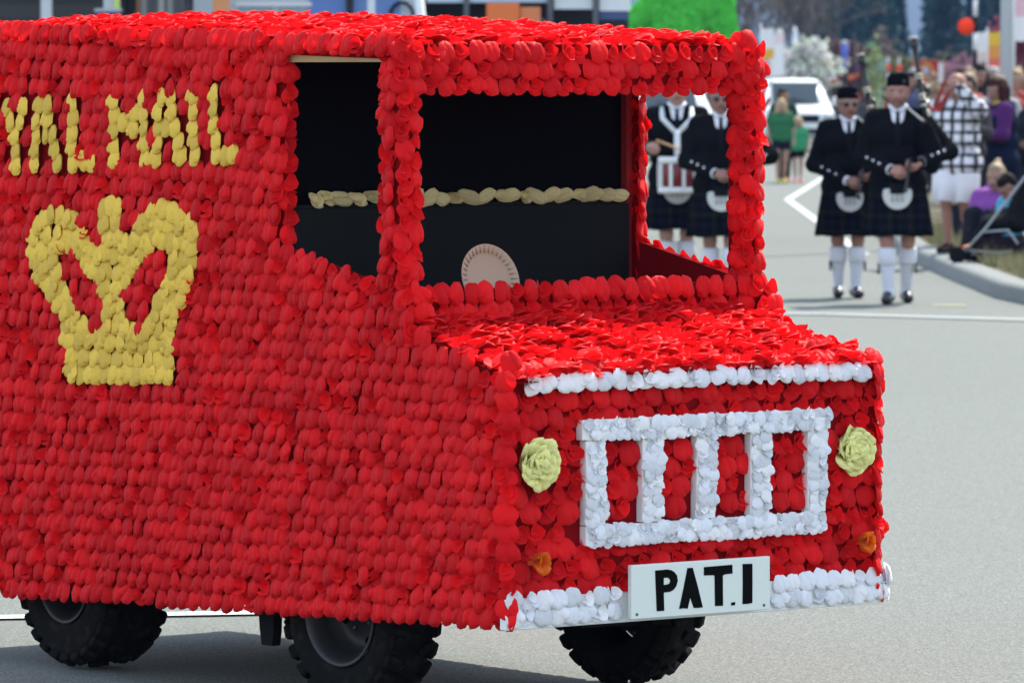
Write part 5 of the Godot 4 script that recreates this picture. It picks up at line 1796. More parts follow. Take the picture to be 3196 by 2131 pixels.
func check_cloth() -> StandardMaterial3D:
	var img := Image.create(64, 64, false, Image.FORMAT_RGB8)
	for y in 64:
		for x in 64:
			var a := (x % 64) < 22
			var b := (y % 64) < 22
			var v := 0.03 if a and b else (0.16 if a or b else 0.88)
			img.set_pixel(x, y, Color(v, v, v * 1.03))
	var m := StandardMaterial3D.new()
	m.albedo_texture = ImageTexture.create_from_image(img)
	m.uv1_triplanar = true
	m.uv1_scale = Vector3.ONE / 0.105
	m.roughness = 0.85
	return m

func tartan() -> StandardMaterial3D:
	var img := Image.create(64, 64, false, Image.FORMAT_RGB8)
	var band := func(t: int) -> Color:
		if t < 22: return Color(0.085, 0.088, 0.15)
		if t < 26: return Color(0.02, 0.02, 0.025)
		if t < 40: return Color(0.075, 0.10, 0.085)
		if t < 42: return Color(0.36, 0.30, 0.34)
		if t < 56: return Color(0.075, 0.10, 0.085)
		return Color(0.02, 0.02, 0.025)
	for y in 64:
		for x in 64:
			var c: Color = band.call(x)
			img.set_pixel(x, y, c.lerp(band.call(y), 0.5))
	var m := StandardMaterial3D.new()
	m.albedo_texture = ImageTexture.create_from_image(img)
	m.uv1_triplanar = true
	m.uv1_scale = Vector3.ONE / 0.16
	m.roughness = 0.9
	return m

func snare_drum() -> void:
	var o := thing("snare_drum", "white marching snare drum with dark red shell hung before the drummer", "drum", Vector3(1.36, 0, -47.86), -6.0)
	var white := mat(Color(0.72, 0.74, 0.72), 0.35)
	obj("shell", lathe_mesh([[0.0, 0.86], [0.158, 0.86], [0.158, 1.13], [0.0, 1.13]], 32), mat(Color(0.16, 0.006, 0.012), 0.3), o)
	for y in [[0.845, 0.895], [1.085, 1.14]]:
		obj("hoop", lathe_mesh([[0.150, y[0]], [0.170, y[0]], [0.173, (y[0] + y[1]) / 2], [0.170, y[1]], [0.150, y[1]]], 32), white, o)
	obj("drum_head", lathe_mesh([[0.0, 1.139], [0.1495, 1.137], [0.1495, 1.12]], 32), mat(Color(0.75, 0.74, 0.70), 0.5), o)
	for j in 10:
		var an := TAU * (j + 0.5) / 10
		obj("tension_rod", box_mesh(Vector3(-0.014, 0.896, 0.160), Vector3(0.014, 1.084, 0.176)), white, o, Transform3D(Basis(Vector3.UP, an), Vector3.ZERO))
	for e in [[Vector3(-0.19, 1.275, 0.14), Vector3(0.0, 1.205, 0.12)], [Vector3(0.20, 1.24, 0.10), Vector3(0.03, 1.190, 0.16)]]:
		var s := thing("drumstick", "pale wooden drumstick held by the drummer, " + ("left one in the photo" if e[0].x < 0 else "right one in the photo"), "drumstick", Vector3(1.36, 0, -47.86))
		obj("stick", tube_mesh([e[0], e[0].lerp(e[1], 0.9), e[1], e[1] + (e[1] - e[0]) * 0.05], [0.011, 0.009, 0.010, 0.006], 7), mat(Color(0.48, 0.28, 0.12), 0.5), s)

func pushchair() -> void:
	var o := thing("pushchair", "dark folding pushchair with grey tube frame on the verge", "pushchair", Vector3(4.28, 0.13, -52.3), -20.0)
	var grey := mat(Color(0.38, 0.40, 0.42), 0.35, 0.5)
	var black := mat(Color(0.012, 0.012, 0.013), 0.85)
	for z in [-0.2, 0.2]:
		obj("frame_tube", tube_mesh([Vector3(-0.24, 0.06, z), Vector3(0.0, 0.32, z), Vector3(0.36, 0.78, z), Vector3(0.44, 0.86, z)], [0.013], 8), grey, o)
		obj("frame_tube", tube_mesh([Vector3(0.34, 0.10, z), Vector3(0.20, 0.30, z), Vector3(-0.05, 0.28, z)], [0.012], 8), grey, o)
		for e in [[-0.26, 0.075], [0.34, 0.095]]:
			obj("wheel", lathe_mesh([[0.0, -0.022], [e[1] * 0.7, -0.018], [e[1], -0.014], [e[1], 0.014], [e[1] * 0.7, 0.018], [0.0, 0.022]], 18), black, o, Transform3D(Basis(Vector3.RIGHT, PI / 2), Vector3(e[0], e[1], z * 1.1)))
	obj("lower_rail", tube_mesh([Vector3(-0.22, 0.12, 0.18), Vector3(0.10, 0.10, 0.2), Vector3(0.5, 0.14, 0.2)], [0.010], 8), grey, o)
	var sk := Flesh.new()
	sk.add(blob([[Vector3(0.0, 0.36, 0), Vector3(0.22, 0.36, 0), 0.10, 0.12, Vector3(1, 1.4, 0.6)], [Vector3(0.22, 0.40, 0), Vector3(0.40, 0.80, 0), 0.11, 0.10, Vector3(1, 1, 0.6)], [Vector3(-0.16, 0.2, 0), Vector3(-0.02, 0.34, 0), 0.05, 0.08, Vector3(1, 1, 0.6)]], 0.025, 0.06), Transform3D.IDENTITY, Color.WHITE)
	obj("seat", sk.mesh(), black, o)
	obj("basket", soft_box(Vector3(-0.14, 0.09, -0.19), Vector3(0.28, 0.24, 0.19), 0.03), mat(Color(0.02, 0.014, 0.018), 0.9), o)

func add_vest(o: Node3D, k: float, lean: float) -> void:
	pass

func people() -> void:
	var black := mat(Color(0.007, 0.007, 0.008), 0.9)
	black.metallic_specular = 0.12
	var kilt := tartan()
	kilt.metallic_specular = 0.1
	var band := {"suit": true, "top": black, "legs": "kilt", "bottom": kilt, "cap": true, "hem": 0.86, "loose": 0.022, "curl": 0.85, "group": "marching pipe band"}
	var piping := [[Vector3(-0.275, 1.13, 0.0), Vector3(-0.055, 1.035, 0.27)], [Vector3(0.40, 1.17, 0.02), Vector3(0.185, 1.095, 0.25)]]
	var hr := [Vector3(0.95, -0.10, 0.16), Vector3(0.1, -0.35, -1)]
	var hl := [Vector3(-0.92, -0.10, 0.22), Vector3(-0.1, -0.35, -1)]
	var a := band.duplicate()
	a.merge({"at": Vector3(3.05, 0, -46.45), "h": 1.80, "label": "bearded piper without glasses, kilt and black jacket, front right of the band", "arms": piping, "handR": hr, "handL": hl, "skin": Color(0.50, 0.245, 0.19), "hair": Color(0.10, 0.05, 0.028), "beard": 0.42, "turn": -4.0, "step": 0.16, "look": -0.10})
	person(a)
	bagpipe(Vector3(3.05, 0, -46.45), -4.0, 1.80 / 1.75, "bagpipe with black bag under the arm of the bearded piper", Vector3(0.02, 1.555, 0.135), Vector3(0.24, 1.22, 0.12), Vector3(0.085, 1.06, 0.29))
	var b := band.duplicate()
	b.merge({"at": Vector3(2.72, 0, -47.6), "h": 1.69, "label": "piper in sunglasses and kilt walking to the left of the bearded piper", "arms": [[Vector3(-0.285, 1.12, -0.02), Vector3(-0.03, 0.99, 0.26)], [Vector3(0.36, 1.17, 0.0), Vector3(0.20, 1.06, 0.24)]], "handR": hr, "handL": hl, "skin": Color(0.40, 0.20, 0.145), "hair": Color(0.20, 0.19, 0.18), "glasses": true, "turn": 2.0, "step": -0.05, "look": 0.14})
	person(b)
	bagpipe(Vector3(2.72, 0, -47.6), 2.0, 1.69 / 1.75, "bagpipe of the piper in sunglasses beside the bearded piper", Vector3(0.03, 1.555, 0.135), Vector3(0.24, 1.22, 0.10), Vector3(0.085, 1.03, 0.29))
	var c := band.duplicate()
	c.merge({"at": Vector3(1.66, 0, -46.8), "h": 1.74, "label": "piper in sunglasses seen through the empty windscreen, next to the corner post", "arms": piping, "handR": hr, "handL": hl, "skin": Color(0.40, 0.20, 0.15), "hair": Color(0.10, 0.09, 0.085), "glasses": true, "turn": 0.0, "step": -0.10})
	person(c)
	bagpipe(Vector3(1.66, 0, -46.8), 0.0, 1.74 / 1.75, "bagpipe of the piper seen through the windscreen opening", Vector3(0.02, 1.555, 0.135), Vector3(0.24, 1.22, 0.12), Vector3(0.085, 1.05, 0.29))
	var dr := band.duplicate()
	dr.merge({"at": Vector3(1.35, 0, -48.2), "h": 1.81, "label": "drummer in black suit with white drum harness, seen through the windscreen opening", "cap": false, "style": "short", "arms": [[Vector3(-0.29, 1.15, -0.03), Vector3(-0.22, 1.20, 0.26)], [Vector3(0.29, 1.15, -0.03), Vector3(0.21, 1.17, 0.26)]], "handR": [Vector3(0.35, -0.10, 0.9), Vector3(0.3, -1, 0)], "handL": [Vector3(-0.35, -0.10, 0.9), Vector3(-0.3, -1, 0)], "skin": Color(0.52, 0.28, 0.21), "hair": Color(0.12, 0.06, 0.03), "step": 0.05, "wide": 1.04})
	var dm := person(dr)
	var k := 1.81 / 1.75
	var hs := new_st()
	for s in [-1.0, 1.0]:
		tube(hs, [Vector3(s * 0.12, 1.48, 0.02) * k, Vector3(s * 0.115, 1.40, 0.135) * k, Vector3(s * 0.02, 1.30, 0.178) * k], [0.022 * k], 6)
	tube(hs, [Vector3(0, 1.31, 0.180) * k, Vector3(0, 1.16, 0.195) * k, Vector3(0, 1.08, 0.20) * k], [0.026 * k], 8)
	obj("drum_harness", done(hs), mat(Color(0.66, 0.70, 0.72), 0.4), dm)
	snare_drum()
	# ---- people on the verge
	person({"at": Vector3(4.16, 0.13, -54.9), "h": 1.70, "turn": -28.0, "label": "man in black and white checked shirt and white shorts shading his eyes", "top": check_cloth(), "top_name": "checked_shirt", "sleeve": 1.0, "loose": 0.045, "hem": 0.80, "legs": "shorts", "bag": 0.055, "inseam": 0.62, "bottom": mat(Color(0.74, 0.74, 0.78), 0.85), "skin": Color(0.42, 0.20, 0.14), "hair": Color(0.14, 0.10, 0.07), "style": "bald", "arms": [[Vector3(-0.28, 1.14, 0.04), Vector3(-0.24, 0.92, 0.10)], [Vector3(0.30, 1.38, 0.16), Vector3(0.10, 1.60, 0.19)]], "handL": [Vector3(-0.7, 0.5, 0.1), Vector3(0, -0.5, -1)], "shoes": mat(Color(0.03, 0.02, 0.02), 0.6), "step": 0.07, "nod": -0.15, "wide": 1.05})
	var w := person({"at": Vector3(4.80, 0.13, -58.0), "h": 1.63, "turn": -72.0, "label": "woman with brown bob hair, purple sleeves and navy sleeveless jacket by the lamp post", "top": mat(Color(0.085, 0.025, 0.12), 0.85), "top_name": "purple_top", "loose": 0.035, "hem": 0.82, "bottom": mat(Color(0.015, 0.017, 0.03)), "skin": Color(0.42, 0.23, 0.17), "hair": Color(0.045, 0.018, 0.014), "style": "bob", "arms": [[Vector3(-0.28, 1.16, 0.06), Vector3(-0.20, 1.12, 0.30)], [Vector3(0.27, 1.16, 0.06), Vector3(0.18, 1.14, 0.30)]], "nod": 0.15})
	var kk := 1.63 / 1.75
	var vs := Flesh.new()
	vs.add(blob([[Vector3(-0.10, 1.40, -0.03) * kk, Vector3(0.10, 1.40, -0.03) * kk, 0.115 * kk, 0.115 * kk], [Vector3(-0.10, 1.28, -0.01) * kk, Vector3(0.10, 1.28, -0.01) * kk, 0.165 * kk, 0.165 * kk], [Vector3(-0.09, 1.10, -0.01) * kk, Vector3(0.09, 1.10, -0.01) * kk, 0.175 * kk, 0.175 * kk], [Vector3(-0.10, 0.88, -0.01) * kk, Vector3(0.10, 0.88, -0.01) * kk, 0.19 * kk, 0.19 * kk], [Vector3(-0.09, 1.47, -0.10) * kk, Vector3(0.09, 1.47, -0.10) * kk, 0.055 * kk, 0.055 * kk]], 0.016, 0.04), Transform3D.IDENTITY, Color.WHITE)
	obj("navy_vest", vs.mesh(), mat(Color(0.010, 0.014, 0.035), 0.85), w)
	var col := []
	for j in 13:
		var an := TAU * j / 12
		col.append(Vector3(cos(an) * 0.085, 1.515 + 0.02 * cos(an * 1.0 + 1.5), sin(an) * 0.075 - 0.02) * kk)
	obj("yellow_collar", tube_mesh(col, [0.020], 7), mat(Color(0.50, 0.38, 0.03), 0.8), w)
	person({"at": Vector3(4.42, 0.13, -57.2), "h": 1.66, "turn": -30.0, "label": "dark haired person in dark top behind the man in the checked shirt", "top": mat(Color(0.05, 0.045, 0.05), 0.85), "bottom": mat(Color(0.02, 0.022, 0.03)), "hair": Color(0.015, 0.012, 0.012), "skin": Color(0.42, 0.22, 0.16), "style": "short", "arms": [[Vector3(-0.27, 1.15, 0.04), Vector3(-0.16, 1.12, 0.28)], [Vector3(0.27, 1.16, 0.06), Vector3(0.16, 1.25, 0.28)]]})
	person({"at": Vector3(4.45, 0.13, -53.6), "h": 1.66, "turn": -24.0, "sit": true, "label": "woman in purple hooded jacket with fair hair sitting on the verge", "top": mat(Color(0.22, 0.045, 0.30), 0.7), "loose": 0.035, "hem": 0.88, "bottom": mat(Color(0.015, 0.016, 0.022)), "skin": Color(0.45, 0.24, 0.17), "hair": Color(0.26, 0.19, 0.10), "style": "tied", "arms": [[Vector3(-0.26, 1.15, 0.10), Vector3(-0.10, 1.05, 0.34)], [Vector3(0.26, 1.15, 0.10), Vector3(0.14, 1.05, 0.34)]], "extra": [[Vector3(-0.07, 1.50, -0.10), Vector3(0.07, 1.50, -0.10), 0.075, 0.075]], "shoes": mat(Color(0.03, 0.06, 0.20), 0.6), "lean": 0.15})
	person({"at": Vector3(4.58, 0.22, -53.0), "h": 1.30, "head": 1.22, "turn": -55.0, "sit": true, "label": "dark haired small child with light blue sleeves sitting before the woman in purple", "top": mat(Color(0.06, 0.36, 0.55), 0.8), "bottom": mat(Color(0.012, 0.014, 0.03)), "skin": Color(0.42, 0.22, 0.15), "hair": Color(0.012, 0.01, 0.01), "style": "short", "arms": [[Vector3(-0.24, 1.14, 0.14), Vector3(-0.12, 1.04, 0.38)], [Vector3(0.24, 1.14, 0.14), Vector3(0.12, 1.06, 0.38)]], "nod": 0.5, "lean": 0.25, "shoes": mat(Color(0.60, 0.14, 0.02), 0.6)})
	pushchair()
	# ---- girls in green on the road
	person({"at": Vector3(4.41, 0, -96.2), "h": 1.37, "head": 1.14, "fine": false, "label": "fair haired girl in dark green shirt and dark shorts walking on the road", "top": mat(Color(0.012, 0.13, 0.045), 0.8), "top_name": "shirt", "sleeve": 0.4, "legs": "shorts", "inseam": 0.3, "bottom": mat(Color(0.012, 0.012, 0.025)), "skin": Color(0.50, 0.30, 0.22), "hair": Color(0.50, 0.36, 0.18), "style": "long", "shoes": mat(Color(0.50, 0.52, 0.06), 0.5), "step": 0.10, "group": "girls in green"})
	person({"at": Vector3(4.72, 0, -97.0), "h": 1.08, "head": 1.24, "fine": false, "label": "smallest fair haired girl in light green shirt with pink shoes", "top": mat(Color(0.03, 0.28, 0.12), 0.8), "top_name": "shirt", "sleeve": 0.4, "loose": 0.035, "legs": "shorts", "inseam": 0.35, "bottom": mat(Color(0.008, 0.008, 0.010)), "skin": Color(0.48, 0.28, 0.20), "hair": Color(0.58, 0.46, 0.26), "style": "bob", "shoes": mat(Color(0.62, 0.06, 0.10), 0.5), "step": -0.06, "group": "girls in green"})
	person({"at": Vector3(4.52, 0, -97.9), "h": 1.53, "fine": false, "label": "dark haired woman with a bun and orange face behind the girls in green", "top": mat(Color(0.02, 0.05, 0.035), 0.8), "bottom": mat(Color(0.008, 0.008, 0.010)), "skin": Color(0.42, 0.18, 0.08), "hair": Color(0.012, 0.010, 0.010), "style": "tied", "shoes": mat(Color(0.55, 0.06, 0.10), 0.5), "look": 0.8})
	# ---- the crowd along the verge
	var tops := [Color(0.02, 0.022, 0.03), Color(0.30, 0.30, 0.31), Color(0.05, 0.06, 0.12), Color(0.34, 0.24, 0.16), Color(0.35, 0.05, 0.04), Color(0.11, 0.07, 0.06), Color(0.45, 0.40, 0.10), Color(0.48, 0.46, 0.44)]
	var hairs := [Color(0.03, 0.02, 0.016), Color(0.14, 0.09, 0.05), Color(0.36, 0.34, 0.32), Color(0.02, 0.016, 0.015), Color(0.26, 0.17, 0.09)]
	var hair_words := ["dark", "brown", "grey", "black", "fair"]
	var top_words := ["black", "pale grey", "navy", "tan", "red", "brown", "yellow", "off-white"]
	var proto := []
	var styles := ["short", "bob", "short", "long", "tied"]
	# each entry: distance, offset from the kerb, height
	var spots := []
	for i in 80:
		var far := 63.0 + pow(i / 79.0, 1.3) * 125.0
		spots.append([far, 0.55 + rng.randf() * (1.0 + far * 0.02), rng.randf_range(1.52, 1.78)])
	for e in [[58.6, 1.35, 1.55], [60.2, 1.05, 1.66], [60.8, 1.75, 1.70], [61.6, 0.75, 1.60], [62.3, 1.35, 1.72], [59.6, 1.95, 1.5]]:
		spots.append(e)
	for i in spots.size():
		var s: Array = spots[i]
		var at := Vector3(kerb_x(s[0]) + s[1], 0.13, -s[0])
		var pi := i % 10
		var zone := 0 if i < 26 else (1 if i < 53 else (2 if i < 80 else 3))
		var hi: int = (i - [0, 26, 53, 80][zone]) % 5
		var ti: int = (i - [0, 26, 53, 80][zone]) % 8
		var label := "spectator with %s hair and %s top, %s in the kerbside crowd" % [hair_words[hi], top_words[ti], ["towards the front", "in the middle", "far back", "nearest the lamp post"][zone]]
		var turn := -50.0 + rng.randf_range(-45, 35)
		var o: Node3D
		if i < 10:
			o = person({"at": at, "h": 1.68, "turn": turn, "fine": false, "label": label, "top": mat(tops[ti], 0.85), "loose": 0.03 + 0.012 * (i % 3), "bottom": mat([Color(0.02, 0.025, 0.05), Color(0.03, 0.03, 0.03), Color(0.06, 0.10, 0.26), Color(0.25, 0.2, 0.14)][i % 4]), "hair": hairs[hi], "style": styles[i % 5], "skin": [Color(0.45, 0.25, 0.18), Color(0.50, 0.30, 0.22), Color(0.38, 0.2, 0.14)][i % 3], "arms": [[Vector3(-0.27, 1.15, 0.03), Vector3(-0.15, 1.10 if i % 2 else 0.95, 0.26)], [Vector3(0.27, 1.15, 0.03), Vector3(0.15, [1.12, 1.42, 0.95][i % 3], 0.25)]], "wide": 0.92 + 0.05 * (i % 4), "look": rng.randfn() * 0.3})
			proto.append(o)
		else:
			o = proto[pi].duplicate()
			o.name = numbered("person")
			add_child(o)
			o.position = at
			o.rotation.y = deg_to_rad(turn)
			tag(o, label, "person")
			(o.get_node("jacket") as MeshInstance3D).material_override = mat(tops[ti], 0.85)
			(o.get_node("hair") as MeshInstance3D).material_override = mat(hairs[hi], 0.7)
		o.set_meta("group", "crowd along the right kerb")
		o.scale = Vector3.ONE * s[2] / 1.68

func street() -> void:
	var lp := thing("lamp_post", "plain pale grey lamp post rising out of the frame at the right", "lamp post", Vector3(5.215, 0.12, -62.0))
	obj("shaft", tube_mesh([Vector3.ZERO, Vector3(0, 8.0, 0)], [0.072, 0.055], 20), mat(Color(0.55, 0.60, 0.64), 0.5, 0.1), lp)
	obj("base", soft_box(Vector3(-0.15, 0, -0.15), Vector3(0.15, 0.05, 0.15), 0.02), mat(Color(0.4, 0.4, 0.4)), lp)
	obj("lamp_arm", tube_mesh([Vector3(0, 7.9, 0), Vector3(-0.6, 8.3, 0), Vector3(-1.6, 8.4, 0)], [0.04], 8), mat(Color(0.55, 0.60, 0.64), 0.5, 0.1), lp)
	crossing_pole("black and white banded crossing pole with a large orange disc", Vector3(8.27, 0.12, -105.0), 4.2, 2.52, 0.148, -0.165, 0.30)
	crossing_pole("distant crossing pole with small orange disc, left of a pair above the cap", Vector3(14.7, 0, -230.0), 2.6, 1.98, 0.125, 0.0, 0.30, "pair of distant crossing poles")
	crossing_pole("distant crossing pole with small orange disc, right of a pair above the cap", Vector3(15.15, 0, -230.0), 2.6, 1.98, 0.115, 0.0, 0.30, "pair of distant crossing poles")
	ute("white_ute", "white pickup truck facing the camera behind the girls in green", Vector3(6.70, 0, -136.0), 3.0, "white vehicles following the band")
	ute("white_ute", "white pickup truck behind the drummer seen through the windscreen opening", Vector3(3.35, 0, -120.0), 3.0, "white vehicles following the band")
	# van at the right edge
	var v := thing("white_van", "rounded white van parked beyond the lamp post at the right edge", "van", Vector3(7.95, 0.12, -80.0), -7.0)
	obj("body", shell([[0.0, 0.4, 1.0, 0.82, 0.76, 0.10], [-0.5, 0.3, 1.2, 0.92, 0.86, 0.12], [-0.9, 0.3, 1.75, 0.94, 0.84, 0.16], [-1.4, 0.3, 2.12, 0.95, 0.80, 0.25], [-4.2, 0.3, 2.16, 0.95, 0.82, 0.25], [-4.6, 0.4, 2.0, 0.92, 0.80, 0.2]]), mat(Color(0.78, 0.80, 0.82), 0.3), v)
	var ws := new_st()
	quad(ws, Vector3(-0.72, 1.26, -0.50), Vector3(-0.66, 1.80, -0.90), Vector3(0.66, 1.80, -0.90), Vector3(0.72, 1.26, -0.50))
	obj("windscreen", done(ws), mat(Color(0.03, 0.04, 0.05), 0.08), v)
	for s in [-1.0, 1.0]:
		obj("headlight", soft_box(Vector3(s * 0.66 - 0.13, 0.78, -0.12), Vector3(s * 0.66 + 0.13, 0.98, 0.01), 0.04), mat(Color(0.5, 0.52, 0.54), 0.2), v)
		for z in [-0.9, -3.7]:
			obj("wheel", lathe_mesh([[0.0, -0.10], [0.30, -0.10], [0.33, -0.06], [0.33, 0.06], [0.30, 0.10], [0.0, 0.10]], 20), mat(Color(0.02, 0.02, 0.02)), v, Transform3D(Basis(Vector3.BACK, PI / 2), Vector3(s * 0.80, 0.33, z)))
	# banner carried in the parade
	var bn := thing("parade_banner", "red processional banner with a yellow ring and pale emblem above the crowd", "banner", Vector3(10.0, 0, -142.0), 6.0)
	obj("cloth", soft_box(Vector3(-0.30, 1.56, -0.01), Vector3(0.30, 2.10, 0.01), 0.004), mat(Color(0.42, 0.014, 0.018), 0.7), bn)
	obj("ring", lathe_mesh([[0.115, 0.0], [0.12, 0.010], [0.165, 0.010], [0.17, 0.0]], 28), mat(Color(0.62, 0.32, 0.03), 0.6), bn, Transform3D(Basis(Vector3.RIGHT, PI / 2) * Basis.from_scale(Vector3(1, 1, 1.15)), Vector3(0.02, 1.86, 0.011)))
	obj("emblem", lathe_mesh([[0.0, 0.012], [0.07, 0.010], [0.075, 0.0]], 20), mat(Color(0.48, 0.55, 0.72), 0.6), bn, Transform3D(Basis(Vector3.RIGHT, PI / 2) * Basis.from_scale(Vector3(0.8, 1, 1.35)), Vector3(0.0, 1.86, 0.011)))
	obj("white_edge", box_mesh(Vector3(0.302, 1.58, -0.008), Vector3(0.42, 2.06, 0.008)), mat(Color(0.72, 0.72, 0.74)), bn)
	for x in [-0.33, 0.44]:
		obj("pole", tube_mesh([Vector3(x, 0, 0), Vector3(x, 2.2, 0)], [0.018], 6), mat(Color(0.30, 0.16, 0.06)), bn)
	obj("cross_bar", tube_mesh([Vector3(-0.34, 2.12, 0), Vector3(0.45, 2.12, 0)], [0.014], 6), mat(Color(0.30, 0.16, 0.06)), bn)
	var white := Color(0.76, 0.76, 0.76)
	banner_flag("white and orange street banner just right of the red roof corner", Vector3(5.22, 0, -120), 2.1, 2.72, 0.25, [Color(0.72, 0.40, 0.05), white, white])
	banner_flag("white street banner with red top between the roof corner and blossom", Vector3(5.52, 0, -122), 1.75, 2.62, 0.26, [white, white, white, Color(0.74, 0.62, 0.62)])
	banner_flag("white street banner right of the banded crossing pole", Vector3(10.22, 0, -128), 2.05, 2.70, 0.30, [Color(0.7, 0.55, 0.5), white, white])
	banner_flag("orange and yellow street banner beside the lamp post", Vector3(10.50, 0, -128), 1.85, 2.70, 0.28, [Color(0.70, 0.16, 0.10), Color(0.72, 0.30, 0.06), Color(0.75, 0.48, 0.04)])
	banner_flag("tall white and pink banner right of the lamp post at the top edge", Vector3(7.65, 0.1, -88), 2.2, 3.3, 0.26, [white, Color(0.70, 0.45, 0.5), Color(0.74, 0.72, 0.66)])
	var bs := thing("blue_sign", "small pale blue street sign left of the bearded piper's cap", "sign", Vector3(12.2, 0, -195))
	obj("pole", tube_mesh([Vector3.ZERO, Vector3(0, 2.3, 0)], [0.04], 6), mat(Color(0.3, 0.32, 0.34)), bs)
	obj("plate", box_mesh(Vector3(-0.2, 1.85, 0.041), Vector3(0.2, 2.2, 0.06)), mat(Color(0.12, 0.25, 0.55), 0.6), bs)
	for e in [[22.2, 310.0, "pale distant vehicle above the crowd, upper one"], [20.0, 285.0, "pale blue distant vehicle above the crowd, lower one"]]:
		var cv := thing("distant_vehicle", e[2], "vehicle", Vector3(e[0], 0, -e[1]), 5.0)
		obj("body", shell([[0.0, 0.3, 0.9, 0.8, 0.78, 0.1], [-0.8, 0.3, 1.0, 0.85, 0.82, 0.1], [-1.5, 0.3, 1.95, 0.85, 0.75, 0.15], [-4.5, 0.3, 2.0, 0.85, 0.75, 0.15]]), mat(Color(0.50, 0.58, 0.62), 0.3), cv)
		obj("windscreen", box_mesh(Vector3(-0.66, 1.15, -1.3), Vector3(0.66, 1.7, -1.05)), mat(Color(0.06, 0.09, 0.11), 0.1), cv)

func woods() -> void:
	var g := "bare trees beyond the parade"
	var px := [1690.0, 1735.0, 1782.0, 1836.0, 1880.0]
	for i in px.size():
		var d := 296.0 + 14.0 * (i % 3) + i * 3.0
		broad_tree("bare_tree", "tall leafless grey-brown tree, number %s from the left in the row behind the floats" % ["one", "two", "three", "four", "five", "six", "seven", "eight"][i], Vector3((px[i] - 1176.0) / 13500.0 * d, 0, -d), rng.randf_range(7.5, 9.5), 3.6, Color(0.13, 0.11, 0.06), Color(0.10, 0.085, 0.06), 500, 0.10, 3, g)
	broad_tree("olive_tree", "rounded olive green tree behind the bearded piper's drones", Vector3(18.75, 0, -286.0), 3.6, 4.2, Color(0.19, 0.19, 0.06), Color(0.09, 0.07, 0.05), 4200, 0.22, 2)
	broad_tree("blossom_tree", "pink blossom tree left of the banded crossing pole", Vector3(22.0, 0, -288.0), 3.1, 2.6, Color(0.42, 0.22, 0.26), Color(0.07, 0.05, 0.045), 2600, 0.18, 2, "pink blossom trees")
	broad_tree("blossom_tree", "deep pink blossom tree at the right edge beyond the lamp post", Vector3(12.75, 0.1, -140.0), 4.0, 1.5, Color(0.30, 0.06, 0.10), Color(0.06, 0.04, 0.04), 2600, 0.13, 2, "pink blossom trees")
	broad_tree("blossom_tree", "pale brownish pink tree behind the orange flower float", Vector3(17.0, 0, -292.0), 4.6, 4.2, Color(0.22, 0.165, 0.14), Color(0.08, 0.065, 0.06), 3600, 0.20, 2, "pink blossom trees")
	var words := ["first", "second", "third", "fourth", "fifth", "sixth", "seventh", "eighth", "ninth", "tenth", "eleventh", "twelfth", "thirteenth", "fourteenth", "last"]
	var cp := [1860.0, 1905.0, 1942.0, 1975.0, 2010.0, 2040.0, 2062.0, 2138.0, 2166.0, 2196.0, 2228.0, 2262.0, 2296.0, 2332.0, 2368.0]
	for i in cp.size():
		var d := 405.0 + 22.0 * (i % 4)
		conifer("%s dark blue-green conifer from the left in the far line of trees" % words[i], Vector3((cp[i] - 1176.0) / 13500.0 * d, -0.1, -d), rng.randf_range(9.0, 14.0), rng.randf_range(2.9, 3.6), Color(0.024, 0.062, 0.044) * rng.randf_range(0.7, 1.8), "conifers far behind the parade")
	# hedge-like scrub along the foot of the trees
	var sc := thing("scrub", "brown and green scrub along the foot of the distant trees", "scrub", Vector3(15.5, 0, -300))
	sc.set_meta("kind", "stuff")
	var pts := []
	for i in 5200:
		var x := rng.randf_range(-9.0, 14.0)
		pts.append(Vector3(x, absf(rng.randfn()) * 0.9 + 0.2, -x * 0.9 + rng.randfn() * 2.0))
	leaf_cards(sc, pts, 0.32, foliage(Color(0.12, 0.105, 0.065)), "scrub_leaves")

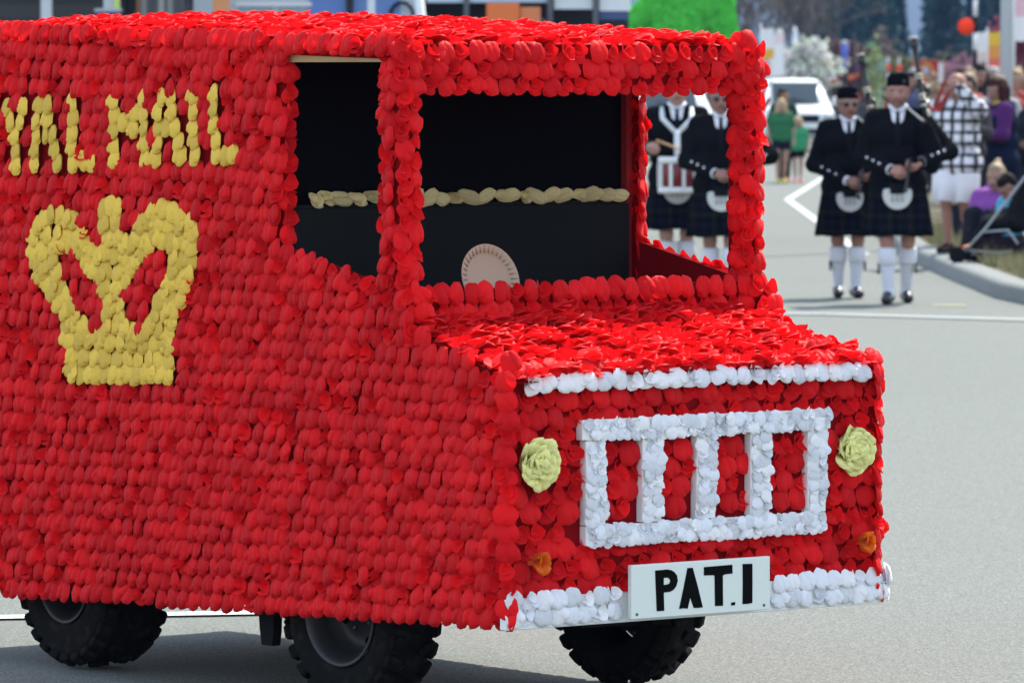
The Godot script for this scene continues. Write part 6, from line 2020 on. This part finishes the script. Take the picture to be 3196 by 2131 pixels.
# ----------------------------------------------------------------
func _ready() -> void:
	rng.seed = 20240917
	var cam := Camera3D.new()
	cam.name = "camera"
	add_child(cam)
	cam.position = Vector3(0, 1.83, 0)
	cam.rotation.x = -atan(619.0 / 13500.0)
	cam.keep_aspect = Camera3D.KEEP_HEIGHT
	cam.near = 0.5
	cam.far = 8000.0
	var lens := CameraAttributesPhysical.new()
	# 24 mm high frame: focal length for a picture 1568 units high seen at 13500
	lens.frustum_focal_length = 24.0 / 2.0 / (784.0 / 13500.0)
	lens.frustum_focus_distance = 16.7
	lens.exposure_aperture = 11.0
	lens.frustum_near = 0.5
	lens.frustum_far = 8000.0
	cam.attributes = lens
	cam.fov = rad_to_deg(2.0 * atan(784.0 / 13500.0))
	cam.current = true
	var env := Environment.new()
	env.background_mode = Environment.BG_SKY
	var sm := ProceduralSkyMaterial.new()
	sm.sky_top_color = Color(0.64, 0.71, 0.81)
	sm.sky_horizon_color = Color(0.90, 0.925, 0.94)
	sm.sky_energy_multiplier = 1.22
	sm.sky_curve = 0.15
	sm.ground_bottom_color = Color(0.42, 0.42, 0.40)
	sm.ground_horizon_color = Color(0.52, 0.60, 0.66)
	sm.sun_angle_max = 1.0
	var sky := Sky.new()
	sky.sky_material = sm
	env.sky = sky
	env.tonemap_mode = Environment.TONE_MAPPER_LINEAR
	env.tonemap_exposure = 1.5
	env.sdfgi_enabled = true
	env.ssao_enabled = true
	env.ssil_enabled = true
	env.fog_enabled = true
	env.fog_density = 0.00012
	env.fog_light_color = Color(0.45, 0.62, 0.90)
	var we := WorldEnvironment.new()
	we.name = "world"
	we.environment = env
	add_child(we)
	var sun := DirectionalLight3D.new()
	sun.name = "sun"
	add_child(sun)
	sun.look_at_from_position(Vector3(0.44, 1.0, -0.623) * 50.0, Vector3.ZERO)
	sun.light_energy = 1.58
	sun.light_color = Color(1.0, 0.965, 0.91)
	sun.light_angular_distance = 0.53
	sun.shadow_enabled = true
	setting()
	shops()
	woods()
	make_rosette_meshes()
	var fl := build_float()
	plant_rosettes(fl, fl.transform.affine_inverse() * cam.position)
	street()
	far_floats()
	green_float()
	people()
	grass_and_shrubs()
